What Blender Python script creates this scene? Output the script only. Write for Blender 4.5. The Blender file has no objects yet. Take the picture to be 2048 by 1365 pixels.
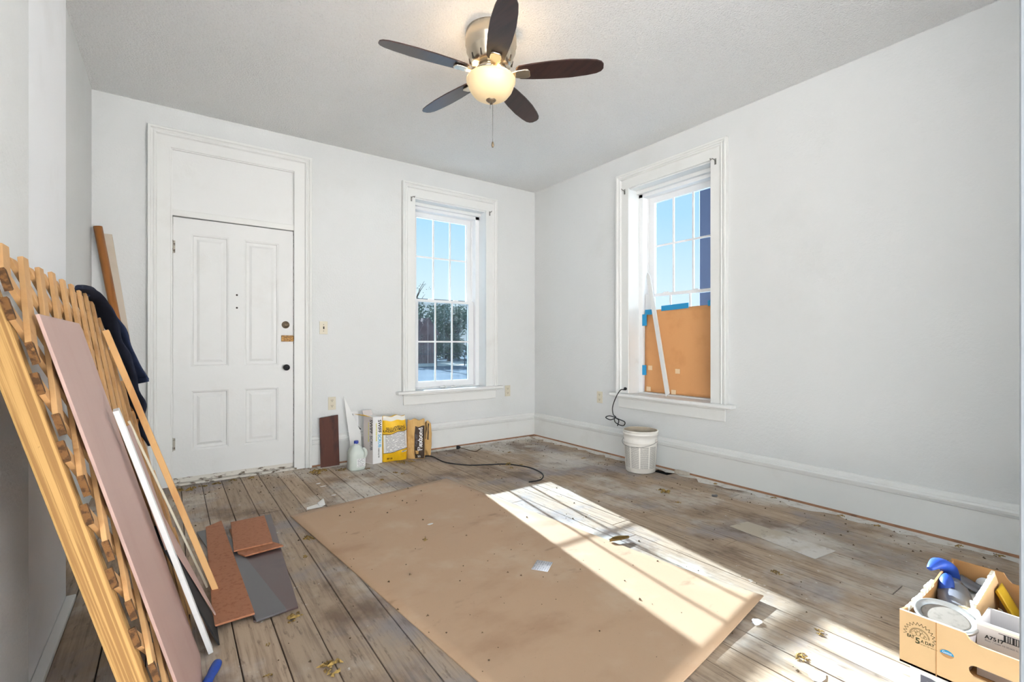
import bpy, math, random
from mathutils import Vector, Matrix, geometry

SC = bpy.context.scene
COL = SC.collection
PI = math.pi
rnd = random.Random(7)

# ------------------------------------------------------------------ camera
cam = bpy.data.cameras.new('camera')
cam.sensor_width = 36.0
cam.lens = 36.0 * 952.0 / 2048.0
cam.shift_y = 4.8 / 2048.0
cam.clip_start = 0.02
cam.clip_end = 500
camo = bpy.data.objects.new('camera', cam)
COL.objects.link(camo)
camo.location = (0, 0, 1.153)
camo.rotation_euler = (PI / 2, 0, -math.radians(35.57))
SC.camera = camo

# ------------------------------------------------------------------ sky, sun, exposure
SKY = 1.6
world = bpy.data.worlds.new('world')
SC.world = world
world.use_nodes = True
wn = world.node_tree
wn.nodes.clear()
w_tc = wn.nodes.new('ShaderNodeTexCoord')
w_sep = wn.nodes.new('ShaderNodeSeparateXYZ')
w_ramp = wn.nodes.new('ShaderNodeValToRGB')
w_bg = wn.nodes.new('ShaderNodeBackground')
w_out = wn.nodes.new('ShaderNodeOutputWorld')
wn.links.new(w_tc.outputs['Generated'], w_sep.inputs[0])
wn.links.new(w_sep.outputs['Z'], w_ramp.inputs[0])
wn.links.new(w_ramp.outputs[0], w_bg.inputs[0])
wn.links.new(w_bg.outputs[0], w_out.inputs[0])
cr = w_ramp.color_ramp
cr.elements[0].position = 0.0
cr.elements[0].color = (1.0, 1.0, .98, 1)
cr.elements[1].position = 0.6
cr.elements[1].color = (0.44, 0.67, .93, 1)
e = cr.elements.new(0.1)
e.color = (0.90, 0.955, .96, 1)
e = cr.elements.new(0.25)
e.color = (0.58, 0.80, .94, 1)
w_bg.inputs[1].default_value = SKY

sun = bpy.data.lights.new('sun', 'SUN')
sun.energy = 56
sun.angle = math.radians(0.53)
sun.color = (1.0, 0.985, 0.975)
suno = bpy.data.objects.new('sun', sun)
COL.objects.link(suno)
suno.location = (5, 30, 14)
suno.rotation_euler = Vector((-0.155, -1.0, -0.406)).to_track_quat('-Z', 'Y').to_euler()

vs = SC.view_settings
vs.view_transform = 'Standard'
vs.look = 'None'
vs.gamma = 1.0
vs.exposure = 0.1
vs.use_curve_mapping = False

# ------------------------------------------------------------------ materials
def lin(c):
    def f(v):
        v /= 255.0
        return v / 12.92 if v <= 0.04045 else ((v + 0.055) / 1.055) ** 2.4
    return (f(c[0]), f(c[1]), f(c[2]), 1)

MATS = {}

def pm(name, base, layers=(), rough=0.7, metal=0.0, bump=0.0, bscale=60.0, bstretch=(1, 1, 1),
       coords='pos', rnd_amt=0.0, spec=0.4, emit=None, estr=0.0, alpha_trans=0.0, bdetail=4.0, rot=None):
    """principled material; layers = (colour, noise scale, lo, hi, stretch, strength) mixed over the base"""
    m = bpy.data.materials.new(name)
    m.use_nodes = True
    nt = m.node_tree
    b = nt.nodes['Principled BSDF']
    if coords == 'pos':
        g = nt.nodes.new('ShaderNodeNewGeometry')
        src = g.outputs['Position']
    elif coords == 'uv':
        g = nt.nodes.new('ShaderNodeTexCoord')
        src = g.outputs['UV']
    else:
        g = nt.nodes.new('ShaderNodeTexCoord')
        src = g.outputs['Object']
    oi = nt.nodes.new('ShaderNodeObjectInfo')
    if coords == 'obj':
        ad = nt.nodes.new('ShaderNodeVectorMath')
        ad.operation = 'ADD'
        sc = nt.nodes.new('ShaderNodeVectorMath')
        sc.operation = 'SCALE'
        cmb = nt.nodes.new('ShaderNodeCombineXYZ')
        for i in range(3):
            nt.links.new(oi.outputs['Random'], cmb.inputs[i])
        nt.links.new(cmb.outputs[0], sc.inputs[0])
        sc.inputs[3].default_value = 37.0
        nt.links.new(src, ad.inputs[0])
        nt.links.new(sc.outputs[0], ad.inputs[1])
        src = ad.outputs[0]

    if rot:
        pr_ = nt.nodes.new('ShaderNodeMapping')
        pr_.inputs['Rotation'].default_value = rot
        nt.links.new(src, pr_.inputs['Vector'])
        src = pr_.outputs[0]

    def noise(scale, stretch, detail=6.0):
        mp = nt.nodes.new('ShaderNodeMapping')
        mp.inputs['Scale'].default_value = stretch
        nt.links.new(src, mp.inputs['Vector'])
        n = nt.nodes.new('ShaderNodeTexNoise')
        n.inputs['Scale'].default_value = scale
        n.inputs['Detail'].default_value = detail
        n.inputs['Roughness'].default_value = 0.6
        nt.links.new(mp.outputs[0], n.inputs['Vector'])
        return n.outputs['Fac']

    cur = None
    bl = lin(base)
    for (c, scale, lo, hi, stretch, strength) in layers:
        fac = noise(scale, stretch)
        mr = nt.nodes.new('ShaderNodeMapRange')
        mr.inputs['From Min'].default_value = lo
        mr.inputs['From Max'].default_value = hi
        mr.inputs['To Max'].default_value = strength
        mr.interpolation_type = 'SMOOTHSTEP'
        nt.links.new(fac, mr.inputs['Value'])
        mx = nt.nodes.new('ShaderNodeMix')
        mx.data_type = 'RGBA'
        nt.links.new(mr.outputs[0], mx.inputs[0])
        if cur is None:
            mx.inputs[6].default_value = bl
        else:
            nt.links.new(cur, mx.inputs[6])
        mx.inputs[7].default_value = lin(c)
        cur = mx.outputs[2]
    if rnd_amt > 0:
        hs = nt.nodes.new('ShaderNodeHueSaturation')
        mr = nt.nodes.new('ShaderNodeMapRange')
        mr.inputs['To Min'].default_value = 1 - rnd_amt
        mr.inputs['To Max'].default_value = 1 + rnd_amt
        nt.links.new(oi.outputs['Random'], mr.inputs['Value'])
        nt.links.new(mr.outputs[0], hs.inputs['Value'])
        if cur is None:
            hs.inputs['Color'].default_value = bl
        else:
            nt.links.new(cur, hs.inputs['Color'])
        cur = hs.outputs[0]
    if cur is None:
        b.inputs['Base Color'].default_value = bl
    else:
        nt.links.new(cur, b.inputs['Base Color'])
    b.inputs['Roughness'].default_value = rough
    b.inputs['Metallic'].default_value = metal
    b.inputs['Specular IOR Level'].default_value = spec
    if bump > 0:
        bp = nt.nodes.new('ShaderNodeBump')
        bp.inputs['Strength'].default_value = 1.0
        bp.inputs['Distance'].default_value = bump
        nt.links.new(noise(bscale, bstretch, bdetail), bp.inputs['Height'])
        nt.links.new(bp.outputs[0], b.inputs['Normal'])
    if emit:
        b.inputs['Emission Color'].default_value = lin(emit)
        b.inputs['Emission Strength'].default_value = estr
    if alpha_trans > 0:
        b.inputs['Transmission Weight'].default_value = alpha_trans
    m.diffuse_color = bl
    MATS[name] = m
    return m


def glass_mat(name, tint, haze=0.0, hazecol=(200, 205, 210)):
    m = bpy.data.materials.new(name)
    m.use_nodes = True
    nt = m.node_tree
    nt.nodes.clear()
    out = nt.nodes.new('ShaderNodeOutputMaterial')
    tr = nt.nodes.new('ShaderNodeBsdfTransparent')
    tr.inputs[0].default_value = (*tint, 1)
    gl = nt.nodes.new('ShaderNodeBsdfGlossy')
    gl.inputs['Roughness'].default_value = 0.03
    fr = nt.nodes.new('ShaderNodeFresnel')
    fr.inputs[0].default_value = 1.3
    mx = nt.nodes.new('ShaderNodeMixShader')
    nt.links.new(fr.outputs[0], mx.inputs[0])
    nt.links.new(tr.outputs[0], mx.inputs[1])
    nt.links.new(gl.outputs[0], mx.inputs[2])
    last = mx.outputs[0]
    if haze > 0:
        df = nt.nodes.new('ShaderNodeBsdfDiffuse')
        df.inputs[0].default_value = lin(hazecol)
        g = nt.nodes.new('ShaderNodeNewGeometry')
        n = nt.nodes.new('ShaderNodeTexNoise')
        n.inputs['Scale'].default_value = 7
        n.inputs['Detail'].default_value = 5
        nt.links.new(g.outputs['Position'], n.inputs['Vector'])
        mr = nt.nodes.new('ShaderNodeMapRange')
        mr.inputs['From Min'].default_value = 0.3
        mr.inputs['From Max'].default_value = 0.75
        mr.inputs['To Min'].default_value = haze * 0.5
        mr.inputs['To Max'].default_value = haze * 1.5
        nt.links.new(n.outputs['Fac'], mr.inputs['Value'])
        m2 = nt.nodes.new('ShaderNodeMixShader')
        nt.links.new(mr.outputs[0], m2.inputs[0])
        nt.links.new(last, m2.inputs[1])
        nt.links.new(df.outputs[0], m2.inputs[2])
        last = m2.outputs[0]
    nt.links.new(last, out.inputs['Surface'])
    MATS[name] = m
    return m


def print_mat(name, paper, ink, rows, cols, density=0.5, tint=None):
    """flat print: rows of text-like marks in columns, on UV"""
    m = bpy.data.materials.new(name)
    m.use_nodes = True
    nt = m.node_tree
    b = nt.nodes['Principled BSDF']
    b.inputs['Roughness'].default_value = 0.6
    tc = nt.nodes.new('ShaderNodeTexCoord')
    sep = nt.nodes.new('ShaderNodeSeparateXYZ')
    nt.links.new(tc.outputs['UV'], sep.inputs[0])

    def mth(op, a, bb, clamp=False):
        n = nt.nodes.new('ShaderNodeMath')
        n.operation = op
        n.use_clamp = clamp
        for i, v in enumerate((a, bb)):
            if v is None:
                continue
            if isinstance(v, (int, float)):
                n.inputs[i].default_value = v
            else:
                nt.links.new(v, n.inputs[i])
        return n.outputs[0]
    rowf = mth('FRACT', mth('MULTIPLY', sep.outputs['Y'], rows), None)
    rowm = mth('MULTIPLY', mth('GREATER_THAN', rowf, 0.3), mth('LESS_THAN', rowf, 0.8))
    colf = mth('FRACT', mth('MULTIPLY', sep.outputs['X'], cols), None)
    colm = mth('MULTIPLY', mth('GREATER_THAN', colf, 0.07), mth('LESS_THAN', colf, 0.93))
    mp = nt.nodes.new('ShaderNodeMapping')
    mp.inputs['Scale'].default_value = (cols * 9, rows * 1.0, 1)
    nt.links.new(tc.outputs['UV'], mp.inputs['Vector'])
    n = nt.nodes.new('ShaderNodeTexNoise')
    n.inputs['Scale'].default_value = 1.0
    n.inputs['Detail'].default_value = 2
    nt.links.new(mp.outputs[0], n.inputs['Vector'])
    wd = mth('GREATER_THAN', n.outputs['Fac'], 1 - density - 0.05)
    msk = mth('MULTIPLY', mth('MULTIPLY', rowm, colm), wd)
    mx = nt.nodes.new('ShaderNodeMix')
    mx.data_type = 'RGBA'
    nt.links.new(msk, mx.inputs[0])
    mx.inputs[6].default_value = lin(paper)
    mx.inputs[7].default_value = lin(ink)
    nt.links.new(mx.outputs[2], b.inputs['Base Color'])
    MATS[name] = m
    return m


O1 = (1, 1, 1)
pm('wall_paint', (209, 210, 209), [((195, 195, 191), 1.6, .5, .8, O1, .35), ((150, 146, 138), 9, .70, .85, O1, .25)],
   rough=.75, bump=.0025, bscale=55)
pm('ceiling_texture', (253, 253, 252), [((240, 240, 240), 60, .5, .75, O1, .6), ((214, 214, 214), 130, .58, .70, O1, .55)], rough=.9, bump=.016, bscale=85, bdetail=8)
pm('trim_paint', (222, 222, 219), [((202, 199, 192), 3, .5, .8, O1, .4), ((140, 130, 115), 14, .74, .84, O1, .4)],
   rough=.45, bump=.0008, bscale=40)
pm('trim_shade', (176, 176, 176), rough=.5)  # grey carries the backlit shade of the jamb
pm('pilaster_bright', (232, 233, 235), [((215, 215, 214), 3, .5, .8, O1, .4)], rough=.6)
pm('door_paint', (222, 222, 220), [((208, 206, 200), 4, .5, .8, O1, .4)], rough=.5, bump=.0012, bscale=45)
pm('worn_paint', (205, 200, 190), [((95, 80, 64), 16, .5, .62, (1, 1, 2.5), .95)], rough=.7, bump=.001)
pm('vinyl_white', (236, 236, 236), rough=.35)
pm('frame_paint', (226, 226, 224), [((190, 185, 175), 8, .6, .8, O1, .4)], rough=.5)
glass_mat('pane_glass', (.47, .577, .65))
glass_mat('screen_mesh', (.57, .59, .61), haze=.07, hazecol=(185, 195, 205))
pm('plank_wood', (166, 145, 122),
   [((104, 84, 66), 4.0, .42, .75, (14, .6, 1), .75),
    ((120, 122, 132), 1.7, .48, .66, O1, .55),
    ((206, 202, 194), 1.15, .47, .64, (1, .8, 1), .72),
    ((96, 72, 52), 1.9, .52, .68, (1.2, .8, 1), .75),
    ((86, 70, 58), 30, .56, .70, (1.5, .35, 1), .6),
    ((222, 218, 212), 22, .66, .74, O1, .7)],
   rough=.72, bump=.0015, bscale=20, bstretch=(6, .5, 1), rnd_amt=.10)
pm('subfloor_dark', (40, 32, 26), rough=.95)
pm('plaster_dust', (214, 210, 203), [((160, 148, 132), 18, .5, .7, O1, .6)], rough=.95, bump=.002, bscale=60)
pm('shoe_wood', (150, 108, 80), [((90, 62, 44), 10, .5, .7, (1, 1, 1), .7)], rough=.8)
pm('hardboard_tan', (178, 147, 117),
   [((150, 112, 82), 1.3, .52, .72, (1, 1.6, 1), .55), ((190, 168, 142), 2.2, .5, .7, O1, .5),
    ((122, 94, 72), 3.2, .62, .72, (1, 2.2, 1), .5), ((120, 92, 70), 90, .66, .75, O1, .6)], rough=.6, bump=.0004, bscale=200)
pm('hardboard_edge', (104, 72, 46), rough=.9)
pm('pine', (206, 160, 104), [((176, 122, 68), 3, .45, .75, (3, 3, .5), .8), ((150, 96, 50), 1.2, .66, .72, O1, .5)],
   rough=.65, bump=.0005, bscale=30)
pm('lattice_wood', (188, 146, 98), [((150, 106, 62), 6, .45, .72, O1, .7), ((120, 78, 42), 12, .66, .76, O1, .7)],
   rough=.75, bump=.001, bscale=50, coords='obj', rnd_amt=.10)
pm('treated_board', (170, 132, 78), [((128, 92, 48), 3.2, .44, .58, (60, 60, .5), .9), ((88, 60, 32), 70, .68, .76, O1, .7)],
   rough=.8, bump=.0018, bscale=3.2, bstretch=(60, 60, .5), rot=(0, math.radians(15.2), 0))
pm('rotted_end', (104, 70, 36), [((60, 38, 18), 60, .45, .6, O1, .9), ((168, 120, 66), 30, .6, .7, O1, .6)], rough=.95, bump=.004, bscale=90)
pm('mauve_board', (172, 142, 132), [((158, 124, 112), 1.2, .45, .7, (2, 2, .4), .7), ((205, 190, 182), 30, .70, .76, (1, 1, .25), .5)],
   rough=.5)
pm('mauve_edge', (110, 72, 58), rough=.8)
pm('void_black', (26, 24, 24), rough=.8)  # black put in for shade in the board gap, also the pit bottom
pm('white_strip', (222, 222, 220), [((196, 194, 190), 12, .55, .75, O1, .5)], rough=.5)
pm('cream_strip', (214, 206, 186), rough=.6)
pm('handrail_brown', (150, 96, 48), [((118, 70, 32), 4, .45, .7, (8, 8, .6), .7)], rough=.35)
pm('beige_board', (186, 174, 158), [((172, 158, 140), 3, .5, .7, O1, .6)], rough=.6)
pm('denim', (38, 41, 53), [((26, 28, 38), 5, .45, .65, O1, .8), ((60, 66, 82), 16, .62, .76, O1, .3)], rough=.95, bump=.0007, bscale=350, spec=.1)
pm('denim_blue', (44, 52, 74), [((32, 38, 56), 6, .45, .65, O1, .8)], rough=.95, bump=.0007, bscale=350, spec=.1)
pm('orange_backing', (162, 108, 78), [((138, 86, 58), 60, .5, .66, O1, .7), ((205, 160, 122), 120, .66, .74, O1, .6)], rough=.85)
pm('laminate_grey', (84, 82, 84), [((100, 98, 98), 2.5, .5, .7, (3, .5, 1), .6)], rough=.35)
pm('laminate_dark', (84, 66, 64), [((66, 54, 58), 1.6, .48, .62, O1, .85)], rough=.35)
pm('laminate_walnut', (80, 46, 36), [((42, 28, 30), 2.4, .48, .58, (1.4, 1, .35), .9), ((96, 58, 44), 10, .55, .75, (10, 10, .7), .5)],
   rough=.55, spec=.2)
pm('edge_light', (190, 182, 176), rough=.6)
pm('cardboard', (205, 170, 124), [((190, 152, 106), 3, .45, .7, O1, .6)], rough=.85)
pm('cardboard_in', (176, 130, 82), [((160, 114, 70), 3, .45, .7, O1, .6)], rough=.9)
pm('torn_paper', (236, 226, 206), rough=.95)
pm('ink_olive', (74, 72, 44), rough=.7)
pm('ink_black', (34, 32, 34), rough=.7)
pm('ink_grey', (96, 96, 104), rough=.7)
pm('ink_white', (238, 238, 236), rough=.7)
pm('ink_magenta', (190, 40, 120), rough=.6)
pm('sticker_blue', (52, 140, 178), rough=.4)
pm('white_card', (232, 231, 230), rough=.6)
pm('grey_card', (196, 188, 184), rough=.7)
pm('yellow_print', (228, 180, 30), [((206, 150, 20), 8, .5, .7, O1, .6), ((214, 196, 120), 12, .62, .76, O1, .6)], rough=.5, bump=.002, bscale=25)
pm('bag_white', (226, 222, 212), rough=.6, bump=.002, bscale=30)
pm('bag_kraft', (196, 158, 100), [((170, 126, 70), 10, .5, .7, O1, .6)], rough=.8, bump=.004, bscale=25)
pm('bag_dark', (62, 48, 38), [((110, 84, 52), 14, .55, .7, O1, .6)], rough=.7, bump=.003, bscale=30)
pm('lime_print', (212, 202, 60), rough=.6)
pm('blue_print', (96, 170, 206), rough=.6)
pm('bucket_white', (226, 222, 214), [((196, 186, 172), 9, .55, .75, O1, .6)], rough=.45)
pm('bucket_inside', (186, 172, 152), [((150, 128, 104), 9, .5, .7, O1, .7)], rough=.8)
print_mat('bucket_print', (226, 222, 214), (120, 118, 112), 34, 4, .62)
print_mat('bag_print', (232, 230, 226), (120, 118, 124), 22, 1, .55)
print_mat('jug_print', (222, 222, 220), (140, 140, 144), 7, 1, .5)
print_mat('sticker_print', (216, 216, 220), (176, 176, 184), 7, 2, .5)
pm('jug_plastic', (190, 197, 190), rough=.35, spec=.5)
pm('cap_blue', (44, 62, 150), rough=.4)
pm('tool_blue', (30, 64, 146), [((20, 34, 92), 20, .5, .7, O1, .5)], rough=.5)
pm('tool_blue_dark', (30, 40, 92), rough=.7)
pm('rubber_black', (22, 22, 24), rough=.6)
pm('plate_almond', (198, 190, 170), rough=.4)
pm('slot_dark', (50, 44, 38), rough=.8)
pm('brass_old', (150, 114, 66), [((84, 58, 34), 70, .46, .6, O1, .85)], rough=.5, metal=.6)
pm('bronze_old', (128, 112, 92), [((74, 62, 50), 40, .5, .65, O1, .7)], rough=.4, metal=.7)
pm('steel', (150, 148, 144), rough=.3, metal=1.0)
pm('nickel', (205, 192, 172), rough=.22, metal=1.0)
pm('hinge_worn', (170, 164, 152), [((70, 58, 48), 40, .5, .6, O1, .9)], rough=.6)
pm('blade_walnut', (54, 34, 30), [((38, 22, 20), 3, .45, .65, (14, 1.2, 1), .9), ((74, 46, 38), 3, .62, .75, (16, 1.4, 1), .6)],
   rough=.28, coords='obj', spec=.5)
pm('bowl_glass', (214, 192, 152), rough=.35, emit=(255, 218, 160), estr=.30)
pm('kraft_paper', (206, 150, 98), [((190, 132, 80), 4, .45, .7, O1, .6)], rough=.7, bump=.0006, bscale=160)
pm('tape_blue', (34, 136, 186), rough=.5)
pm('tape_tan', (222, 196, 160), rough=.4)
pm('insulation', (152, 124, 68), [((92, 68, 34), 60, .48, .6, O1, .9)], rough=1.0, bump=.004, bscale=150)
pm('crumb_dark', (84, 66, 46), rough=1.0)
pm('paper_white', (228, 226, 222), rough=.8)
pm('leaf_dry', (112, 86, 40), rough=.8)
pm('steel_can', (196, 194, 190), [((170, 160, 148), 30, .5, .7, O1, .5)], rough=.35, metal=.8)
pm('lid_tan', (132, 122, 112), [((104, 94, 84), 60, .5, .7, O1, .6)], rough=.6)
pm('can_label', (226, 220, 224), rough=.5)
pm('bag_plastic', (104, 104, 110), rough=.2, spec=.6)
pm('roller_nap', (186, 180, 166), [((170, 160, 140), 30, .5, .7, O1, .6)], rough=1.0, bump=.003, bscale=200)
pm('yellow_plastic', (222, 176, 40), rough=.5)
pm('wood_grey', (176, 164, 146), [((206, 202, 196), 3, .45, .6, O1, .8), ((120, 104, 86), 12, .55, .7, O1, .5)], rough=.8)
# outdoors
pm('ground_asphalt', (112, 122, 132), [((134, 142, 148), .5, .45, .7, O1, .7)], rough=1, spec=0.0)
pm('bounce_pale', (222, 219, 214), [((200, 196, 190), 2, .45, .7, O1, .6)], rough=1, spec=0.0)
pm('bounce_white', (236, 236, 236), [((180, 178, 174), 2, .45, .7, O1, .6)], rough=.95, spec=.0)
pm('road_pale', (206, 202, 192), rough=1, spec=0.0)
pm('leaf_green', (92, 112, 84), [((136, 150, 126), 3, .5, .7, O1, .7)], rough=.8)
pm('leaf_grey', (120, 126, 104), [((84, 96, 74), 3, .5, .7, O1, .7)], rough=.8)
pm('bark', (84, 70, 60), rough=.95)
pm('shed_red', (120, 84, 84), rough=.9)
pm('porch_post', (86, 92, 116), [((70, 76, 98), 5, .5, .7, O1, .6)], rough=.7)
pm('fence_metal', (70, 74, 80), rough=.6)

# ------------------------------------------------------------------ mesh builder
class MB:
    def __init__(self):
        self.v, self.f, self.uv, self.sm = [], [], {}, set()

    def quadbox(self, P):
        """8 points: 4 of one end loop, 4 of the other"""
        n = len(self.v)
        self.v += [Vector(p) for p in P]
        for q in ((3, 2, 1, 0), (4, 5, 6, 7), (0, 1, 5, 4), (1, 2, 6, 5), (2, 3, 7, 6), (3, 0, 4, 7)):
            self.f.append(tuple(n + i for i in q))
        return self

    def box(self, lo, hi, M=None):
        x0, y0, z0 = lo
        x1, y1, z1 = hi
        P = [(x0, y0, z0), (x1, y0, z0), (x1, y1, z0), (x0, y1, z0), (x0, y0, z1), (x1, y0, z1), (x1, y1, z1), (x0, y1, z1)]
        P = [Vector(p) for p in P]
        if M:
            P = [M(p) if callable(M) else M @ p for p in P]
        return self.quadbox(P)

    def bar(self, a, b, w, t, up=(0, 0, 1)):
        """box from a to b: width w across, thickness t along up-ish"""
        a, b = Vector(a), Vector(b)
        d = (b - a).normalized()
        s = d.cross(Vector(up)).normalized()
        u = s.cross(d).normalized()
        c = []
        for p in (a, b):
            c += [p - s * w / 2 - u * t / 2, p + s * w / 2 - u * t / 2, p + s * w / 2 + u * t / 2, p - s * w / 2 + u * t / 2]
        return self.quadbox(c)

    def poly(self, outer, holes=(), t=.01, fn=None, t0=0.0):
        """extruded polygon with holes; fn(x, y, h) -> point"""
        if fn is None:
            fn = lambda x, y, h: Vector((x, y, h))
        loops = [list(outer)] + [list(h) for h in holes]
        flat = [p for l in loops for p in l]
        tris = geometry.tessellate_polygon([[Vector((p[0], p[1], 0)) for p in l] for l in loops])
        n = len(self.v)
        k = len(flat)
        self.v += [Vector(fn(p[0], p[1], t0)) for p in flat] + [Vector(fn(p[0], p[1], t0 + t)) for p in flat]
        for a, b, c in tris:
            self.f.append((n + c, n + b, n + a))
            self.f.append((n + k + a, n + k + b, n + k + c))
        o = 0
        for l in loops:
            m = len(l)
            for i in range(m):
                j = (i + 1) % m
                self.f.append((n + o + i, n + o + j, n + k + o + j, n + k + o + i))
            o += m
        return self

    def lathe(self, prof, c=(0, 0, 0), seg=32, M=None, smooth=True, cap=True):
        c = Vector(c)
        n = len(self.v)
        for r, z in prof:
            for i in range(seg):
                a = 2 * PI * i / seg
                p = Vector((r * math.cos(a), r * math.sin(a), z))
                if M is not None:
                    p = M @ p
                self.v.append(c + p)
        for j in range(len(prof) - 1):
            for i in range(seg):
                k = (i + 1) % seg
                self.f.append((n + j * seg + i, n + j * seg + k, n + (j + 1) * seg + k, n + (j + 1) * seg + i))
                if smooth:
                    self.sm.add(len(self.f) - 1)
        for j, rev in ((0, True), (len(prof) - 1, False)):
            if cap and prof[j][0] > 1e-5:
                q = [n + j * seg + i for i in range(seg)]
                self.f.append(tuple(reversed(q)) if rev else tuple(q))
        return self

    def tube(self, pts, r, seg=8, sub=6, flat=None, closed=False):
        """smooth tube through pts; r may be a list; flat = (dir, ratio) flattens the section"""
        pts = [Vector(p) for p in pts]
        rs = r if isinstance(r, (list, tuple)) else [r] * len(pts)
        P, R = [], []
        for i in range(len(pts) - 1):
            p0 = pts[max(i - 1, 0)]
            p1, p2 = pts[i], pts[i + 1]
            p3 = pts[min(i + 2, len(pts) - 1)]
            for s in range(sub):
                t = s / sub
                P.append(.5 * ((2 * p1) + (p2 - p0) * t + (2 * p0 - 5 * p1 + 4 * p2 - p3) * t * t + (-p0 + 3 * p1 - 3 * p2 + p3) * t ** 3))
                R.append(rs[i] * (1 - t) + rs[i + 1] * t)
        P.append(pts[-1])
        R.append(rs[-1])
        n = len(self.v)
        ref = Vector((0, 0, 1))
        prev = None
        for i, p in enumerate(P):
            d = (P[min(i + 1, len(P) - 1)] - P[max(i - 1, 0)]).normalized()
            if flat:
                s = Vector(flat[0])
                s = (s - d * s.dot(d)).normalized()
            elif prev is None:
                s = d.cross(ref)
                if s.length < .1:
                    s = d.cross(Vector((1, 0, 0)))
                s.normalize()
            else:
                s = (prev - d * prev.dot(d)).normalized()
            prev = s
            u = d.cross(s)
            k = flat[1] if flat else 1.0
            for j in range(seg):
                a = 2 * PI * j / seg
                self.v.append(p + s * R[i] * math.cos(a) + u * R[i] * k * math.sin(a))
        for i in range(len(P) - 1):
            for j in range(seg):
                k = (j + 1) % seg
                self.f.append((n + i * seg + j, n + i * seg + k, n + (i + 1) * seg + k, n + (i + 1) * seg + j))
                self.sm.add(len(self.f) - 1)
        self.f.append(tuple(n + j for j in reversed(range(seg))))
        self.f.append(tuple(n + (len(P) - 1) * seg + j for j in range(seg)))
        return self

    def grid(self, fn, nu, nv, smooth=True):
        n = len(self.v)
        for j in range(nv + 1):
            for i in range(nu + 1):
                self.v.append(Vector(fn(i / nu, j / nv)))
        for j in range(nv):
            for i in range(nu):
                a = n + j * (nu + 1) + i
                self.uv[len(self.f)] = [(i / nu, j / nv), ((i + 1) / nu, j / nv), ((i + 1) / nu, (j + 1) / nv), (i / nu, (j + 1) / nv)]
                self.f.append((a, a + 1, a + nu + 2, a + nu + 1))
                if smooth:
                    self.sm.add(len(self.f) - 1)
        return self

    def slab(self, fn, nu, nv, t):
        """grid with thickness: fn(u, v) -> (point, unit normal)"""
        n0 = len(self.v)
        self.grid(lambda u, v: fn(u, v)[0], nu, nv)
        n1 = len(self.v)
        self.grid(lambda u, v: fn(1 - u, v)[0] - fn(1 - u, v)[1] * t, nu, nv)
        W = nu + 1
        def top(i, j): return n0 + j * W + i
        def bot(i, j): return n1 + j * W + (nu - i)
        for i in range(nu):
            self.f.append((top(i + 1, 0), top(i, 0), bot(i, 0), bot(i + 1, 0)))
            self.f.append((top(i, nv), top(i + 1, nv), bot(i + 1, nv), bot(i, nv)))
        for j in range(nv):
            self.f.append((top(0, j), top(0, j + 1), bot(0, j + 1), bot(0, j)))
            self.f.append((top(nu, j + 1), top(nu, j), bot(nu, j), bot(nu, j + 1)))
        return self

    def mesh(self, name, origin):
        me = bpy.data.meshes.new(name)
        o = Vector(origin)
        me.from_pydata([tuple(p - o) for p in self.v], [], self.f)
        for i in self.sm:
            me.polygons[i].use_smooth = True
        if self.uv:
            ul = me.uv_layers.new(name='UVMap')
            for pi, uvs in self.uv.items():
                for li, uvv in zip(me.polygons[pi].loop_indices, uvs):
                    ul.data[li].uv = uvv
        me.update()
        return me


def recalc(me):
    import bmesh
    bm = bmesh.new()
    bm.from_mesh(me)
    bmesh.ops.recalc_face_normals(bm, faces=bm.faces)
    bm.to_mesh(me)
    bm.free()


def root_of(o):
    return Vector(o['_org']) if '_org' in o else Vector(o.location)


def obj(name, mb, m, parent=None, bevel=0.0, fix=True, label=None, **k):
    """one mesh object; top-level objects get their origin at the base of their box"""
    if parent is not None:
        org = Vector(ORG[parent.name])
    else:
        xs = [p.x for p in mb.v]; ys = [p.y for p in mb.v]; zs = [p.z for p in mb.v]
        org = Vector(((min(xs) + max(xs)) / 2, (min(ys) + max(ys)) / 2, min(zs)))
    me = mb.mesh(name, org)
    if fix:
        recalc(me)
    me.materials.append(MATS[m] if isinstance(m, str) else m)
    o = bpy.data.objects.new(name, me)
    COL.objects.link(o)
    if parent is None:
        o.location = org
    else:
        o.parent = parent
    ORG[o.name] = tuple(org)
    if bevel > 0:
        b = o.modifiers.new('bevel', 'BEVEL')
        b.width = bevel
        b.segments = 2
        b.limit_method = 'ANGLE'
    if label:
        o['label'] = label
    for kk, vv in k.items():
        o[kk] = vv
    return o


ORG = {}


def thing(name, loc, label=None, category=None, group=None, kind=None):
    o = bpy.data.objects.new(name, None)
    o.empty_display_size = .05
    COL.objects.link(o)
    o.location = loc
    ORG[o.name] = tuple(loc)
    if label: o['label'] = label
    if category: o['category'] = category
    if group: o['group'] = group
    if kind: o['kind'] = kind
    return o


def tag(o, label, category, group=None):
    o['label'] = label
    o['category'] = category
    if group:
        o['group'] = group
    return o


def struct(o):
    o['kind'] = 'structure'
    return o


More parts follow.
